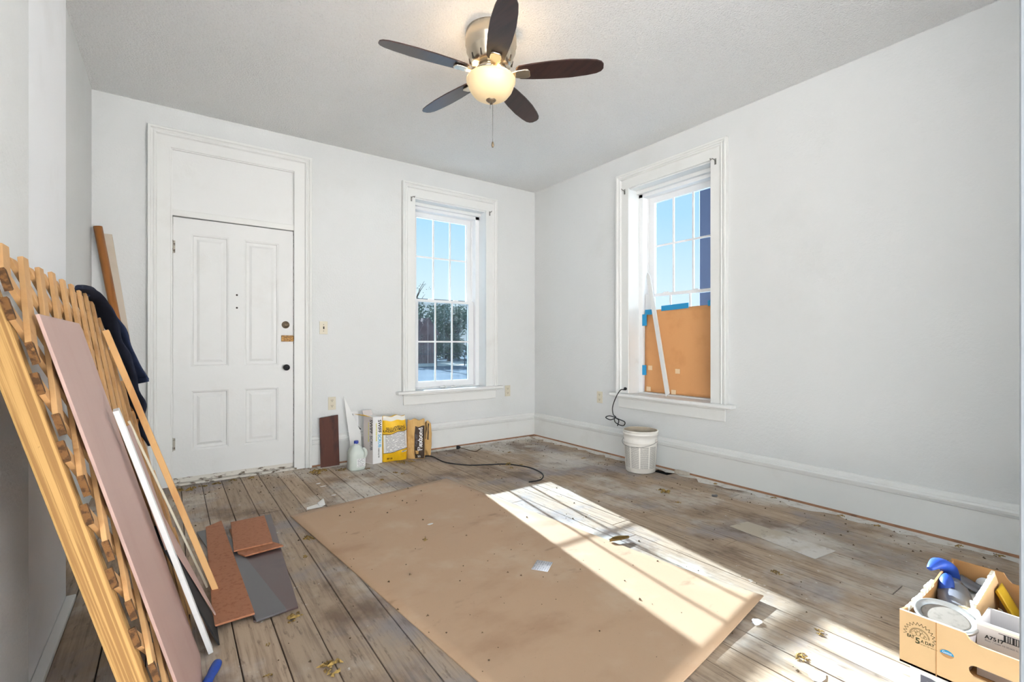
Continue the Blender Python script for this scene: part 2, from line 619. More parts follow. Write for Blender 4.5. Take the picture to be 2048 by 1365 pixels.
def text_mesh(s, size, fn, align='CENTER', h=.0006, shear=0.0, bold=0.0):
    """text as a thin mesh mapped by fn(x, y) -> (point, normal)"""
    cu = bpy.data.curves.new('t', 'FONT')
    cu.body = s
    cu.size = size
    cu.align_x = align
    cu.align_y = 'CENTER'
    cu.resolution_u = 3
    cu.shear = shear
    cu.offset = bold
    to = bpy.data.objects.new('t', cu)
    COL.objects.link(to)
    dg = bpy.context.evaluated_depsgraph_get()
    me = to.evaluated_get(dg).to_mesh()
    mb = MB()
    for v in me.vertices:
        p, n = fn(v.co.x, v.co.y)
        mb.v.append(Vector(p) + Vector(n) * h)
    for p in me.polygons:
        mb.f.append(tuple(p.vertices))
    to.evaluated_get(dg).to_mesh_clear()
    bpy.data.objects.remove(to)
    bpy.data.curves.remove(cu)
    return mb


def text(s, size, fn, m, parent, name='lettering', **k):
    return obj(name, text_mesh(s, size, fn, **k), m, parent, fix=False)


# ------------------------------------------------------------------ the room
XR, YB, XL, H = 3.72, 4.711, -.485, 3.05
YF = -1.6                                     # the room is open towards the space behind the camera
WT = .36

def FB(a, z, n=0.0):                          # back wall frame: a along the wall, n into the room
    return Vector((a, YB - n, z))

def FR(a, z, n=0.0):                          # right wall frame
    return Vector((XR - n, -a, z))

def wall_with_holes(name, F, a0, a1, z0, z1, holes, m='wall_paint'):
    mb = MB()
    mb.poly([(a0, z0), (a1, z0), (a1, z1), (a0, z1)],
            [[(h[0], h[2]), (h[1], h[2]), (h[1], h[3]), (h[0], h[3])] for h in holes],
            t=-WT, fn=lambda x, y, h: F(x, y, h))
    return struct(obj(name, mb, m))

W1 = 2.542                                    # window centre on the back wall
W2 = -2.738                                   # window centre on the right wall (a = -Y)
HW = .442
wall_with_holes('wall_back', FB, XL - WT, XR + WT, -.1, H + .1,
                [(W1 - HW - .012, W1 + HW + .012, .61, 2.70), (-.006, .926, .001, 2.728)])
wall_with_holes('wall_right', FR, -YB, -YF, -.1, H + .1, [(W2 - HW - .012, W2 + HW + .012, .61, 2.70)])
mb = MB()
mb.poly([(XL, YB), (XL, 2.90), (-.42, 2.90), (-.42, 2.125), (-.37, 2.125), (-.37, 1.05), (-.62, 1.05), (-.62, YB)],
        t=H + .2, t0=-.1)
struct(obj('wall_left', mb, 'wall_paint'))
mb = MB().box((XL - WT, YF, H), (XR + WT, YB + WT, H + .12))
struct(obj('ceiling', mb, 'ceiling_texture'))

# floor: dark underlay with separate planks
mb = MB().box((-1.0, YF, -.09), (XR + .05, YB + .02, -.024))
floor = struct(obj('floor', mb, 'subfloor_dark'))
PW = .1385
row = 0
x = -.63
HOLE = (3.50, 3.62, 2.60, 2.80)
plank_cache = {}
def plank(x0, x1, y0, y1):
    key = (round(x1 - x0, 3), round(y1 - y0, 3))
    dz = rnd.uniform(-.0012, .0008)
    mb = MB().box((x0 + .0021, y0 + .0014, -.022), (x1 - .0021, y1 - .0014, dz))
    return obj('plank', mb, 'plank_wood', floor, bevel=.0022)
while x < XR - .01:
    x1 = min(x + PW, XR)
    cuts = [YF]
    y = YF + rnd.uniform(1.2, 3.4)
    while y < YB - .6:
        cuts.append(y)
        y += rnd.uniform(1.5, 3.6)
    cuts.append(YB)
    for i in range(len(cuts) - 1):
        y0, y1 = cuts[i], cuts[i + 1]
        if x < HOLE[1] - .03 and x1 > HOLE[0] + .03 and y0 < HOLE[2] and y1 > HOLE[3]:
            plank(x, x1, y0, HOLE[2])
            plank(x, x1, HOLE[3], y1)
        else:
            plank(x, x1, y0, y1)
    x = x1

# baseboards
def baseboard(name, F, a0, a1, m='trim_paint'):
    root = struct(thing(name, F(a0, 0, 0)))
    prof = [(0, 0), (.020, 0), (.020, .205), (.028, .212), (.028, .222), (.040, .226), (.042, .240), (.034, .250), (.022, .253), (.020, .268), (.012, .279), (0, .282)]
    mb = MB()
    k = len(prof)
    for a in (a0, a1):
        mb.v += [F(a, z, n) for n, z in prof]
    for i in range(k):
        j = (i + 1) % k
        mb.f.append((i, j, k + j, k + i))
    mb.f.append(tuple(range(k)))
    mb.f.append(tuple(range(2 * k - 1, k - 1, -1)))
    obj('board', mb, m, root)
    mb = MB()
    mb.quadbox([F(a0, 0, .020), F(a0, 0, .036), F(a0, .008, .032), F(a0, .014, .020),
                F(a1, 0, .020), F(a1, 0, .036), F(a1, .008, .032), F(a1, .014, .020)])
    obj('shoe_strip', mb, 'shoe_wood', root)
    return root

baseboard('baseboard_back', FB, 1.06, XR)
baseboard('baseboard_right', FR, -YB, -.30)
b = struct(obj('baseboard_left', MB().box((-.385, 2.13, 0), (-.350, 2.895, .022)), 'trim_paint', bevel=.004))

# dust swept along the right wall
def flat_patch(pts, z=.0015, t=.0012):
    return MB().poly(pts, t=t, t0=z)
edge = []
yy = .35
while yy < 4.62:
    edge.append((3.60 + rnd.uniform(-.05, .035), yy))
    yy += .07
dust = obj('plaster_dust', flat_patch([(3.683, .35)] + [(3.683, 4.62)] + edge[::-1]), 'plaster_dust')
dust['kind'] = 'stuff'
tag(dust, 'pale plaster dust lying along the foot of the window wall', 'dust')
edge = []
xx = 1.1
while xx < 3.6:
    edge.append((xx, 4.60 + rnd.uniform(-.06, .02)))
    xx += .07
dust = obj('plaster_dust', flat_patch([(3.6, 4.674), (1.1, 4.674)] + edge), 'plaster_dust')
dust['kind'] = 'stuff'
tag(dust, 'pale plaster dust lying along the foot of the door wall', 'dust')

struct(obj('wall_front', MB().box((2.45, -.35, -.1), (XR, -.20, H)), 'wall_paint'))  # unseen partial front wall, added to block light on the right wall
struct(obj('trim_3', MB().box((-.45, 2.127, 0), (-.385, 2.90, H)), 'pilaster_bright', bevel=.004))  # extra brightness of this strip is put into its whiter colour
# door jamb beside the camera, its backlit shade put into the grey
j = struct(obj('trim_1', MB().box((.62, -.05, 0), (.76, .0836, H)), 'trim_shade', bevel=.006))

# ------------------------------------------------------------------ mouldings, door, windows
CPROF = [(0, 0), (0, .040), (.004, .045), (.018, .045), (.024, .036), (.034, .030), (.044, .036), (.052, .034), (.058, .024), (.062, .021), (.146, .021), (.150, .017), (.150, 0)]

def moulding(F, p0, p1, inward, m0, m1):
    """casing piece from p0 to p1 (outer edge), inward = 2-D unit vector, mitre flags"""
    p0, p1, inw = Vector(p0), Vector(p1), Vector(inward)
    d = (p1 - p0).normalized()
    mb = MB()
    k = len(CPROF)
    for p, mt, sg in ((p0, m0, 1), (p1, m1, -1)):
        for u, t in CPROF:
            q = p + inw * u + d * (u * sg if mt else 0)
            mb.v.append(F(q.x, q.y, t))
    for i in range(k):
        j = (i + 1) % k
        mb.f.append((i, j, k + j, k + i))
    mb.f.append(tuple(range(k)))
    mb.f.append(tuple(range(2 * k - 1, k - 1, -1)))
    return mb

def casing(F, a0, a1, z0, z1, root):
    obj('casing', moulding(F, (a0, z0), (a0, z1), (1, 0), False, True), 'trim_paint', root)
    obj('casing', moulding(F, (a1, z0), (a1, z1), (-1, 0), False, True), 'trim_paint', root)
    obj('head_casing', moulding(F, (a0, z1), (a1, z1), (0, -1), True, True), 'trim_paint', root)

# door
D = struct(thing('door_1', (.46, YB, 0)))
casing(FB, -.154, 1.06, 0, 2.873, D)
def fb(lo, hi):                                # box in wall frame (a, z, n)
    return MB().box((lo[0], YB - hi[2], lo[1]), (hi[0], YB - lo[2], hi[1]))
obj('jamb', fb((-.012, 0, -.12), (.006, 2.73, .012)), 'trim_paint', D, bevel=.002)
obj('jamb', fb((.912, 0, -.12), (.932, 2.73, .012)), 'worn_paint', D, bevel=.002)
obj('head_jamb', fb((-.012, 2.715, -.12), (.932, 2.735, .012)), 'trim_paint', D, bevel=.002)
obj('transom_bar', fb((.004, 2.185, -.10), (.914, 2.236, .010)), 'trim_paint', D, bevel=.004)
obj('transom_panel', fb((.004, 2.236, -.030), (.914, 2.718, -.006)), 'door_paint', D)
obj('door_stop', fb((.004, 0, -.075), (.030, 2.19, -.050)), 'trim_paint', D)
obj('door_stop', fb((.888, 0, -.075), (.914, 2.19, -.050)), 'trim_paint', D)
obj('door_stop', fb((.004, 2.15, -.075), (.914, 2.19, -.050)), 'trim_paint', D)
obj('threshold', fb((-.01, 0, -.10), (.93, .018, .035)), 'worn_paint', D, bevel=.004)
LEAF0, LEAF1 = .010, .907
panels = [(.130, .399, .957, 2.056), (.513, .785, .957, 2.052), (.130, .397, .271, .761), (.513, .783, .271, .759)]
mb = MB()
mb.poly([(LEAF0, .022), (LEAF1, .022), (LEAF1, 2.178), (LEAF0, 2.178)],
        [[(p[0], p[2]), (p[1], p[2]), (p[1], p[3]), (p[0], p[3])] for p in panels],
        t=-.040, t0=-.006, fn=lambda x, y, h: FB(x, y, h))
leaf = obj('door_leaf', mb, 'door_paint', D)
for (a0, a1, z0, z1) in panels:
    mb = MB()
    def ring(i, n):
        return [FB(a0 + i, z0 + i, n), FB(a1 - i, z0 + i, n), FB(a1 - i, z1 - i, n), FB(a0 + i, z1 - i, n)]
    # moulding slope, flat, raised field
    rings = [ring(0, -.008), ring(.012, -.012), ring(.018, -.020), ring(.040, -.021), ring(.058, -.013), ring(.060, -.0125)]
    for r_ in rings:
        mb.v += r_
    for i in range(len(rings) - 1):
        for q in range(4):
            w = (q + 1) % 4
            mb.f.append((4 * i + q, 4 * i + w, 4 * i + 4 + w, 4 * i + 4 + q))
    n_ = 4 * (len(rings) - 1)
    mb.f.append((n_, n_ + 1, n_ + 2, n_ + 3))
    obj('panel', mb, 'door_paint', leaf, fix=False)
    me = COL.objects[-1].data
    for poly in me.polygons:
        pass
mb = fb((LEAF0 + .002, .022, -.008), (LEAF1 - .002, .060, -.0045))
obj('kick_strip', mb, 'worn_paint', leaf)
for z in (1.935, .337):
    mb = MB()
    mb.lathe([(.0, -.055), (.006, -.055), (.006, .055), (0, .055)], FB(.004, z, .004), 10)
    mb.box((.006, YB + .004, z - .05), (.024, YB + .0065 - .003, z + .05))
    obj('hinge', mb, 'hinge_worn', leaf)
def face_M(F, a, z, n):                        # lathe axis along the wall normal
    o = F(a, z, n)
    N = (F(a, z, n + 1) - o)
    A = (F(a + 1, z, n) - o)
    Z = Vector((0, 0, 1))
    return Matrix(((A.x, Z.x, N.x), (A.y, Z.y, N.y), (A.z, Z.z, N.z)))
M = face_M(FB, 0, 0, 0)
obj('deadbolt', MB().lathe([(0, 0), (.033, 0), (.033, .006), (.026, .014), (.016, .016), (.014, .030), (.009, .032), (.008, .026), (0, .026)],
                           FB(.843, 1.322, -.006), 24, M), 'bronze_old', leaf)
lt = obj('rim_latch', fb((.806, 1.170, -.006), (.906, 1.226, .008)), 'brass_old', leaf, bevel=.003)
mb = fb((.826, 1.184, .008), (.905, 1.213, .022))
mb.box((.906, YB - .016, 1.176), (.918, YB - .012 + .01, 1.222))
obj('latch_bolt', mb, 'brass_old', leaf, bevel=.003)
obj('door_knob', MB().lathe([(0, 0), (.022, 0), (.022, .004), (.010, .006), (.009, .026), (.020, .030), (.028, .042), (.027, .054), (.018, .062), (0, .065)],
                            FB(.843, .936, -.006), 24, M), 'rubber_black', leaf)
for z in (1.57, 1.46):
    obj('peephole', MB().lathe([(0, 0), (.008, 0), (.007, .003), (0, .003)], FB(.458, z, -.006), 12, M), 'slot_dark', leaf)

# windows
def window(name, F, c, screen):
    R = struct(thing(name, F(c, .65, 0)))
    def bx(a0, a1, z0, z1, n0, n1):
        mb = MB()
        mb.quadbox([F(c + a0, z0, n0), F(c + a1, z0, n0), F(c + a1, z1, n0), F(c + a0, z1, n0),
                    F(c + a0, z0, n1), F(c + a1, z0, n1), F(c + a1, z1, n1), F(c + a0, z1, n1)])
        return mb
    casing(F, c - .592, c + .592, .650, 2.850, R)
    # stool, apron
    obj('stool', bx(-.655, .655, .620, .652, -.14, .075), 'frame_paint', R, bevel=.008)
    obj('apron', bx(-.575, .575, .505, .620, 0, .022), 'trim_paint', R, bevel=.006)
    obj('apron_bed', bx(-.585, .585, .600, .620, .0, .040), 'trim_paint', R, bevel=.008)
    # reveal
    for s in (-1, 1):
        a = sorted((s * HW, s * (HW + .02)))
        obj('reveal_board', bx(a[0], a[1], .63, 2.70, -.145, .004), 'frame_paint', R)
        a = sorted((s * .394, s * (HW + .005)))
        obj('frame_jamb', bx(a[0], a[1], .64, 2.69, -.34, -.14), 'vinyl_white', R, bevel=.003)
        a = sorted((s * .380, s * .396))
        obj('track_stop', bx(a[0], a[1], .66, 2.63, -.222, -.214), 'vinyl_white', R)
    obj('reveal_head', bx(-.445, .445, 2.688, 2.71, -.145, .004), 'frame_paint', R)
    obj('frame_head', bx(-.445, .445, 2.622, 2.69, -.34, -.14), 'vinyl_white', R, bevel=.003)
    obj('head_stop', bx(-.445, .445, 2.655, 2.69, -.14, -.10), 'frame_paint', R, bevel=.003)
    obj('frame_sill', bx(-.445, .445, .60, .664, -.36, -.13), 'vinyl_white', R, bevel=.003)
    for (pn, z0, z1, n0, n1, gz0, gz1, hm) in (
            ('upper_sash', 1.621, 2.622, -.262, -.226, 1.651, 2.566, 2.128),
            ('lower_sash', .664, 1.646, -.214, -.178, .728, 1.617, 1.172)):
        mb = MB()
        mb.poly([(-.391, z0), (.391, z0), (.391, z1), (-.391, z1)],
                [[(-.322, gz0), (.322, gz0), (.322, gz1), (-.322, gz1)]], t=n1 - n0, t0=n0,
                fn=lambda x, y, h: F(c + x, y, h))
        S = obj(pn, mb, 'vinyl_white', R)
        nm = (n0 + n1) / 2
        xs = [-.322, -.107, .107, .322]
        zs = [gz0, hm, gz1]
        for k in (1, 2):
            obj('muntin', bx(xs[k] - .009, xs[k] + .009, gz0, gz1, nm - .006, nm + .006), 'vinyl_white', S)
        obj('muntin', bx(-.322, .322, hm - .009, hm + .009, nm - .0055, nm + .0055), 'vinyl_white', S)
        for i in range(3):
            for q in range(2):
                mb = MB()
                mb.v += [F(c + xs[i], zs[q], nm), F(c + xs[i + 1], zs[q], nm), F(c + xs[i + 1], zs[q + 1], nm), F(c + xs[i], zs[q + 1], nm)]
                mb.f.append((0, 1, 2, 3))
                obj('pane', mb, 'pane_glass', S, fix=False)
        if pn == 'lower_sash':
            for a in (-.16, .16):
                obj('sash_lock', bx(a - .03, a + .03, 1.646, 1.658, -.212, -.190), 'vinyl_white', S, bevel=.003)
    if screen:
        SC_ = obj('screen_frame', MB().poly([(-.392, .664), (.392, .664), (.392, 1.665), (-.392, 1.665)],
                  [[(-.366, .69), (.366, .69), (.366, 1.645), (-.366, 1.645)]], t=.012, t0=-.30, fn=lambda x, y, h: F(c + x, y, h)),
                  'fence_metal', R)
        mb = MB()
        mb.v += [F(c - .366, .69, -.294), F(c + .366, .69, -.294), F(c + .366, 1.645, -.294), F(c - .366, 1.645, -.294)]
        mb.f.append((0, 1, 2, 3))
        obj('screen_mesh', mb, 'screen_mesh', SC_, fix=False)
    # curtain rod brackets
    for s in (-1, 1):
        a = s * .49
        mb = MB()
        mb.box((0, 0, 0), (1, 1, 1), M=lambda p: F(c + a - .008 + .016 * p.x, 2.650 + .05 * p.y, .021 + .003 * p.z))
        mb.tube([F(c + a, 2.685, .024), F(c + a, 2.688, .050), F(c + a - s * .004, 2.690, .065), F(c + a - s * .012, 2.680, .074), F(c + a - s * .010, 2.692, .084)], .004, 6)
        obj('curtain_bracket', mb, 'steel', R)
    return R

window('window_1', FB, W1, True)
window('window_2', FR, W2, False)

# ------------------------------------------------------------------ ceiling fan
FC = Vector((1.585, 2.436, 0))
fan = thing('ceiling_fan', (FC.x, FC.y, 2.6), 'brushed nickel ceiling fan with five dark walnut blades and a lit glass bowl', 'ceiling fan')
obj('housing', MB().lathe([(.135, 3.052), (.152, 3.045), (.156, 3.01), (.156, 2.965), (.150, 2.955), (.150, 2.93), (.142, 2.915), (.128, 2.86), (.112, 2.835), (.0, 2.83)], FC, 48), 'nickel', fan)
hub = obj('flywheel', MB().lathe([(0, 2.83), (.095, 2.83), (.100, 2.80), (.085, 2.785), (0, 2.785)], FC, 32), 'nickel', fan)
for i in range(12):
    a = 2 * PI * i / 12
    p = FC + Vector((.124 * math.cos(a), .124 * math.sin(a), 2.865))
    mb = MB().bar(p - Vector((0, 0, .018)), p + Vector((0.006 * math.cos(a), .006 * math.sin(a), .018)), .006, .012, up=(math.cos(a), math.sin(a), 0))
    obj('vent_slot', mb, 'slot_dark', fan)
for k in range(5):
    a = math.radians(28.5 + 72 * k)
    ca, sa = math.cos(a), math.sin(a)
    tilt = math.radians(-11)
    def bp(r, w, h):
        y = w * math.cos(tilt)
        z = 2.790 + w * math.sin(tilt) + h
        return FC + Vector((r * ca - y * sa, r * sa + y * ca, z))
    out = []
    prof = [(.155, .030), (.175, .050), (.25, .060), (.36, .068), (.48, .069), (.58, .060), (.635, .050), (.662, .036), (.675, .016)]
    pl_ = [(r, w) for r, w in prof] + [(r, -w) for r, w in reversed(prof)]
    mb = MB().poly(pl_, t=.007, fn=bp)
    bl = obj('blade', mb, 'blade_walnut', fan)
    mb = MB()
    def bi(r, w, h):
        return bp(r, w, h)
    pr_ = [(.075, .016), (.13, .018), (.165, .030), (.205, .034), (.232, .030), (.240, .018)]
    mb.poly([(r, w) for r, w in pr_] + [(r, -w) for r, w in reversed(pr_)], t=.010, t0=-.012, fn=bi)
    obj('blade_iron', mb, 'nickel', bl, bevel=.004)
obj('bowl_fitter', MB().lathe([(0, 2.786), (.12, 2.786), (.125, 2.775), (.12, 2.768), (0, 2.768)], FC, 40), 'nickel', fan)
obj('light_bowl', MB().lathe([(.118, 2.772), (.142, 2.770), (.150, 2.760), (.149, 2.745), (.141, 2.735), (.139, 2.722), (.128, 2.695), (.105, 2.665), (.075, 2.647), (.04, 2.638), (0, 2.636)], FC, 48),
    'bowl_glass', fan)
obj('finial', MB().lathe([(0, 2.645), (.030, 2.643), (.031, 2.636), (.022, 2.628), (.010, 2.620), (.006, 2.612), (0, 2.611)], FC, 24), 'bronze_old', fan)
ch = obj('pull_chain', MB().tube([FC + Vector((.012, 0, 2.632)), FC + Vector((.012, 0, 2.5)), FC + Vector((.012, 0, 2.385))], .0014, 6, 2), 'steel', fan)
obj('chain_fob', MB().lathe([(0, 2.388), (.004, 2.386), (.008, 2.372), (.008, 2.362), (.004, 2.352), (0, 2.350)], FC + Vector((.012, 0, 0)), 12), 'bronze_old', fan)
obj('pull_chain', MB().tube([FC + Vector((-.012, -.008, 2.632)), FC + Vector((-.012, -.008, 2.58))], .0014, 6, 2), 'steel', fan)
lamp = bpy.data.lights.new('fan_lamp', 'POINT')
lamp.energy = 1.7
lamp.color = (1.0, .72, .42)
lamp.shadow_soft_size = .03
for i in range(3):
    a = 2 * PI * i / 3 + .5
    lo = bpy.data.objects.new('fan_lamp', lamp)
    COL.objects.link(lo)
    lo.parent = fan
    lo.location = (.137 * math.cos(a), .137 * math.sin(a), .20)

# ------------------------------------------------------------------ lattice panel and boards leaning on the left wall
K = 1.0363
LN = Vector((1, 0, .272)) / K                    # normal of the leaning plane, towards the room
LV = Vector((-.272, 0, 1)) / K                   # up the plane
def LP(y, v, n=0.0):
    return Vector((.06, y, 0)) + LV * v + LN * n
VT = 1.418
LY0, LY1 = 1.42, 2.98
lat = thing('lattice_panel', (.06, 2.2, 0), 'wooden diagonal lattice panel with a thick yellow board, leaning on the left wall', 'lattice panel')

def clip(poly, axis, val, keep_less):
    out = []
    for i in range(len(poly)):
        p, q = poly[i], poly[(i + 1) % len(poly)]
        pin = (p[axis] <= val) == keep_less or p[axis] == val
        qin = (q[axis] <= val) == keep_less or q[axis] == val
        if pin:
            out.append(p)
        if pin != qin:
            t = (val - p[axis]) / (q[axis] - p[axis])
            out.append((p[0] + (q[0] - p[0]) * t, p[1] + (q[1] - p[1]) * t))
    return out

def slats(sign, n0, shift, vmax):
    sl = .885
    for i in range(-12, 26):
        yt = 1.698 + shift + .1775 * i               # where the slat meets the top
        wv = .0185 * math.sqrt(1 + sl * sl)
        def vv(y): return VT + sign * sl * (y - yt)
        a, b_ = LY0 - .3, LY1 + .3
        pg = [(a, vv(a) - wv), (b_, vv(b_) - wv), (b_, vv(b_) + wv), (a, vv(a) + wv)]
        jj = rnd.uniform(-.006, .006)
        for ax, val, less in ((0, LY0 + jj, False), (0, LY1, True), (1, .02, False), (1, vmax + jj, True)):
            if len(pg) > 2:
                pg = clip(pg, ax, val, less)
        if len(pg) < 3:
            continue
        area = abs(sum(pg[q][0] * pg[(q + 1) % len(pg)][1] - pg[(q + 1) % len(pg)][0] * pg[q][1] for q in range(len(pg)))) / 2
        if area < .0012:
            continue
        s_ = obj('slat', MB().poly(pg, t=.0105, t0=n0, fn=LP), 'lattice_wood', lat, bevel=.0015)
        # weathered sawn end beside the board
        yl = min(p[0] for p in pg)
        if yl < LY0 + .02:
            vs_ = [p[1] for p in pg if p[0] < yl + .002]
            if len(vs_) >= 2 and max(vs_) - min(vs_) > .02:
                mb = MB().poly([(yl - .003, min(vs_)), (yl + .010, min(vs_) + .004), (yl + .012, max(vs_) - .004), (yl - .003, max(vs_))], t=.0125, t0=n0 - .001, fn=LP)
                obj('sawn_end', mb, 'rotted_end', s_)
slats(-1, -.0095, .085, VT - .012)
slats(1, .0012, 0.0, VT)
obj('edge_board', MB().box((0, 0, 0), (1, 1, 1), M=lambda p: LP(1.418 + .036 * p.x, .0 + 1.40 * p.y, -.060 + .050 * p.z)), 'treated_board', lat, bevel=.004)
obj('edge_board', MB().box((0, 0, 0), (1, 1, 1), M=lambda p: LP(2.93 + .036 * p.x, .0 + 1.33 * p.y, -.060 + .050 * p.z)), 'treated_board', lat, bevel=.004)

def panel_obj(name, pts, n0, t, mface, label, cat, medge=None):
    mb = MB().poly(pts, t=t, t0=n0, fn=LP)
    o = obj(name, mb, mface, bevel=.001)
    return tag(o, label, cat)

panel_obj('brown_panel', [(1.50, .0), (2.09, .0), (2.09, 1.235), (2.07, 1.255), (1.50, 1.257)], .0200, .007, 'mauve_board',
          'wide mauve brown hardboard panel leaning against the lattice', 'board')

def lean_bar(name, a, b, w, t, m, label, up=(1, 0, .27), cat='board', bevel=.0015):
    return tag(obj(name, MB().bar(a, b, w, t, up), m, bevel=bevel), label, cat)

lean_bar('trim_strip', (.118, 2.10, .006), (-.142, 1.935, .945), .036, .016, 'white_strip', 'white painted wooden strip leaning on the mauve brown panel', cat='wood strip')
lean_bar('pine_strip', (.168, 2.575, .008), (-.243, 2.826, 1.21), .030, .024, 'pine', 'long pine wood strip leaning beside the navy trousers', cat='wood strip')
# narrower panel with a broken corner, a split strip, and an added black sheet for the shade behind
panel_obj('broken_panel', [(2.10, .42), (2.26, .385), (2.374, .458), (2.345, .845), (2.325, .862), (2.10, .885)], .033, .006, 'mauve_board',
          'narrow mauve brown panel with a broken lower corner', 'board')
A3, B3, C3 = Vector((-.022, 2.374, .452)), Vector((-.003, 2.261, .386)), Vector((.159, 2.328, .003))
tn = (B3 - A3).cross(C3 - A3).normalized() * .004
tag(obj('split_strip', MB().quadbox([A3, B3, C3 + Vector((0, -.004, 0)), C3 + Vector((0, .004, 0)), A3 - tn, B3 - tn, C3 - tn + Vector((0, -.004, 0)), C3 - tn + Vector((0, .004, 0))]), 'mauve_board'),
    'tapering mauve board strip split off beside the pine strip', 'board')
tag(obj('shade_sheet', MB().quadbox([(.150, 2.125, .002), (.150, 2.318, .002), (-.032, 2.366, .43), (-.055, 2.125, .50),
                                    (.144, 2.125, .002), (.144, 2.318, .002), (-.038, 2.366, .428), (-.061, 2.125, .498)]), 'void_black'),
    'black sheet standing in for shade behind the white strip', 'board')
lean_bar('cream_strip', (.136, 2.66, .006), (-.15, 2.62, .82), .022, .008, 'cream_strip', 'thin cream strip behind the pine strip', cat='wood strip')

# navy trousers over the far end of the lattice
tr = thing('trousers', (-.22, 2.95, .75), 'navy denim trousers draped over the far end of the lattice', 'trousers')
def leg(pts, ws, fl, m):
    mb = MB().tube(pts, ws, 20, 8, flat=fl)
    r2 = random.Random(3)
    for i, v in enumerate(mb.v):
        k = .006 * math.sin(v.z * 31 + v.y * 17) + .004 * math.sin(v.z * 60 + v.x * 50)
        v.x += k
    return mb
l1 = obj('trouser_leg', leg([(-.32, 2.62, 1.375), (-.300, 2.80, 1.372), (-.272, 2.96, 1.315), (-.226, 3.02, 1.19), (-.182, 3.03, 1.03), (-.146, 3.03, .88), (-.128, 3.03, .775)],
                            [.020, .045, .066, .072, .074, .070, .056], ((.45, -1, .1), .20), 'denim'), 'denim', tr)
l2 = obj('trouser_leg', leg([(-.330, 2.72, 1.350), (-.306, 2.90, 1.362), (-.262, 3.08, 1.315), (-.212, 3.13, 1.19), (-.165, 3.14, 1.05), (-.128, 3.14, .955)],
                            [.020, .045, .060, .066, .068, .068], ((.5, -1, .1), .18), 'denim'), 'denim_blue', tr)
obj('hem', MB().tube([(-.133, 3.14, .972), (-.126, 3.14, .948)], [.0695, .0695], 20, 2, flat=((.5, -1, .1), .20)), 'denim_blue', l2)
obj('trouser_leg', leg([(-.150, 3.08, .86), (-.128, 3.07, .78), (-.110, 3.06, .70), (-.100, 3.05, .63)], [.035, .040, .032, .012], ((.35, -1, .1), .4), 'denim'), 'denim', tr)
obj('waistband', MB().tube([(-.315, 2.66, 1.385), (-.295, 2.84, 1.39), (-.268, 2.98, 1.345)], [.012, .018, .014], 12, 6), 'denim', tr)

# handrail and beige board in the corner
mb = MB().tube([(-.135, 4.60, .005), (-.445, 4.655, 2.02)], .027, 14, 1, flat=((1, 0, .15), 1.0))
tag(obj('handrail', mb, 'handrail_brown'), 'round brown wooden handrail standing in the wall corner', 'handrail')
mb = MB().poly([(-.18, 0.0), (-.10, 0.0), (-.367, 1.98), (-.425, 1.98)], t=.012, t0=.002, fn=lambda a, z, n: FB(a, z, n + .0))
bb = tag(obj('beige_board', mb, 'beige_board', bevel=.001), 'pale beige board leaning behind the brown handrail', 'board')

# ------------------------------------------------------------------ laminate offcuts on the floor
def floor_piece(name, pts, z, t, m, label, cat='board', group=None, bevel=.001):
    return tag(obj(name, MB().poly(pts, t=t, t0=z), m, bevel=bevel), label, cat, group)

floor_piece('laminate_plank', [(.275, 2.215), (.448, 2.222), (.540, 3.53), (.344, 3.515)], .001, .008, 'laminate_dark',
            'dark purplish laminate plank lying lowest in the floor pile')
floor_piece('laminate_plank', [(.283, 2.195), (.400, 2.212), (.248, 3.46), (.122, 3.435)], .0094, .008, 'laminate_grey',
            'charcoal grey laminate plank lying askew in the floor pile')
floor_piece('laminate_plank', [(.136, 2.24), (.283, 2.245), (.258, 3.54), (.170, 3.47)], .0178, .008, 'orange_backing',
            'long plank lying with its orange brown backing upwards')
floor_piece('laminate_offcut', [(.318, 2.88), (.508, 2.905), (.455, 3.02), (.44, 3.30), (.285, 3.35), (.29, 2.94)], .0178, .008, 'orange_backing',
            'lower orange backed laminate offcut with a slanted corner')
floor_piece('laminate_offcut', [(.272, 2.955), (.462, 2.96), (.470, 3.06), (.490, 3.45), (.300, 3.44)], .0285, .008, 'orange_backing',
            'upper orange backed laminate offcut on top of the pile')

# blue tool handle at the frame edge
def capsule(a, b, r, n=16):
    a, b = Vector(a), Vector(b)
    d = (b - a).normalized()
    L = (b - a).length
    M = d.to_track_quat('Z', 'Y').to_matrix()
    pr_ = [(0, 0), (r * .6, .002), (r * .92, r * .4), (r, r), (r * 1.0, L * .35), (r * .86, L * .5), (r * .95, L * .7), (r * .9, L - r * .5), (r * .5, L - .001), (0, L)]
    return MB().lathe(pr_, a, n, M)
th = thing('tool_handle', (.10, 1.90, 0), 'blue rounded tool handle lying on the floor by the mauve panel', 'tool')
obj('grip', capsule((.135, 1.990, .017), (.085, 1.86, .017), .016), 'tool_blue', th)
obj('shaft', MB().tube([(.088, 1.87, .017), (.055, 1.78, .017)], .006, 10, 2), 'steel', th)

# ------------------------------------------------------------------ big hardboard sheet
TL, TP, RR = Vector((.641, 3.434, 0)), Vector((1.898, 3.609, 0)), Vector((2.153, 1.077, 0))
BLc = RR - (TP - TL)
def sheet(u, v):
    p = TL + (TP - TL) * u + (BLc - TL) * v
    cr_ = max(0, (u - .45) / .55) * max(0, (v - .80) / .20)
    z = .0068 + .014 * cr_ * cr_ + .004 * max(0, (v - .9) / .1) + .0012 * math.sin(u * 9 + v * 6)
    return p + Vector((0, 0, z)), Vector((0, 0, 1))
mb = MB().slab(sheet, 24, 44, .005)
tag(obj('hardboard_sheet', mb, 'hardboard_tan'), 'large tan hardboard sheet lying flat on the floorboards', 'board')
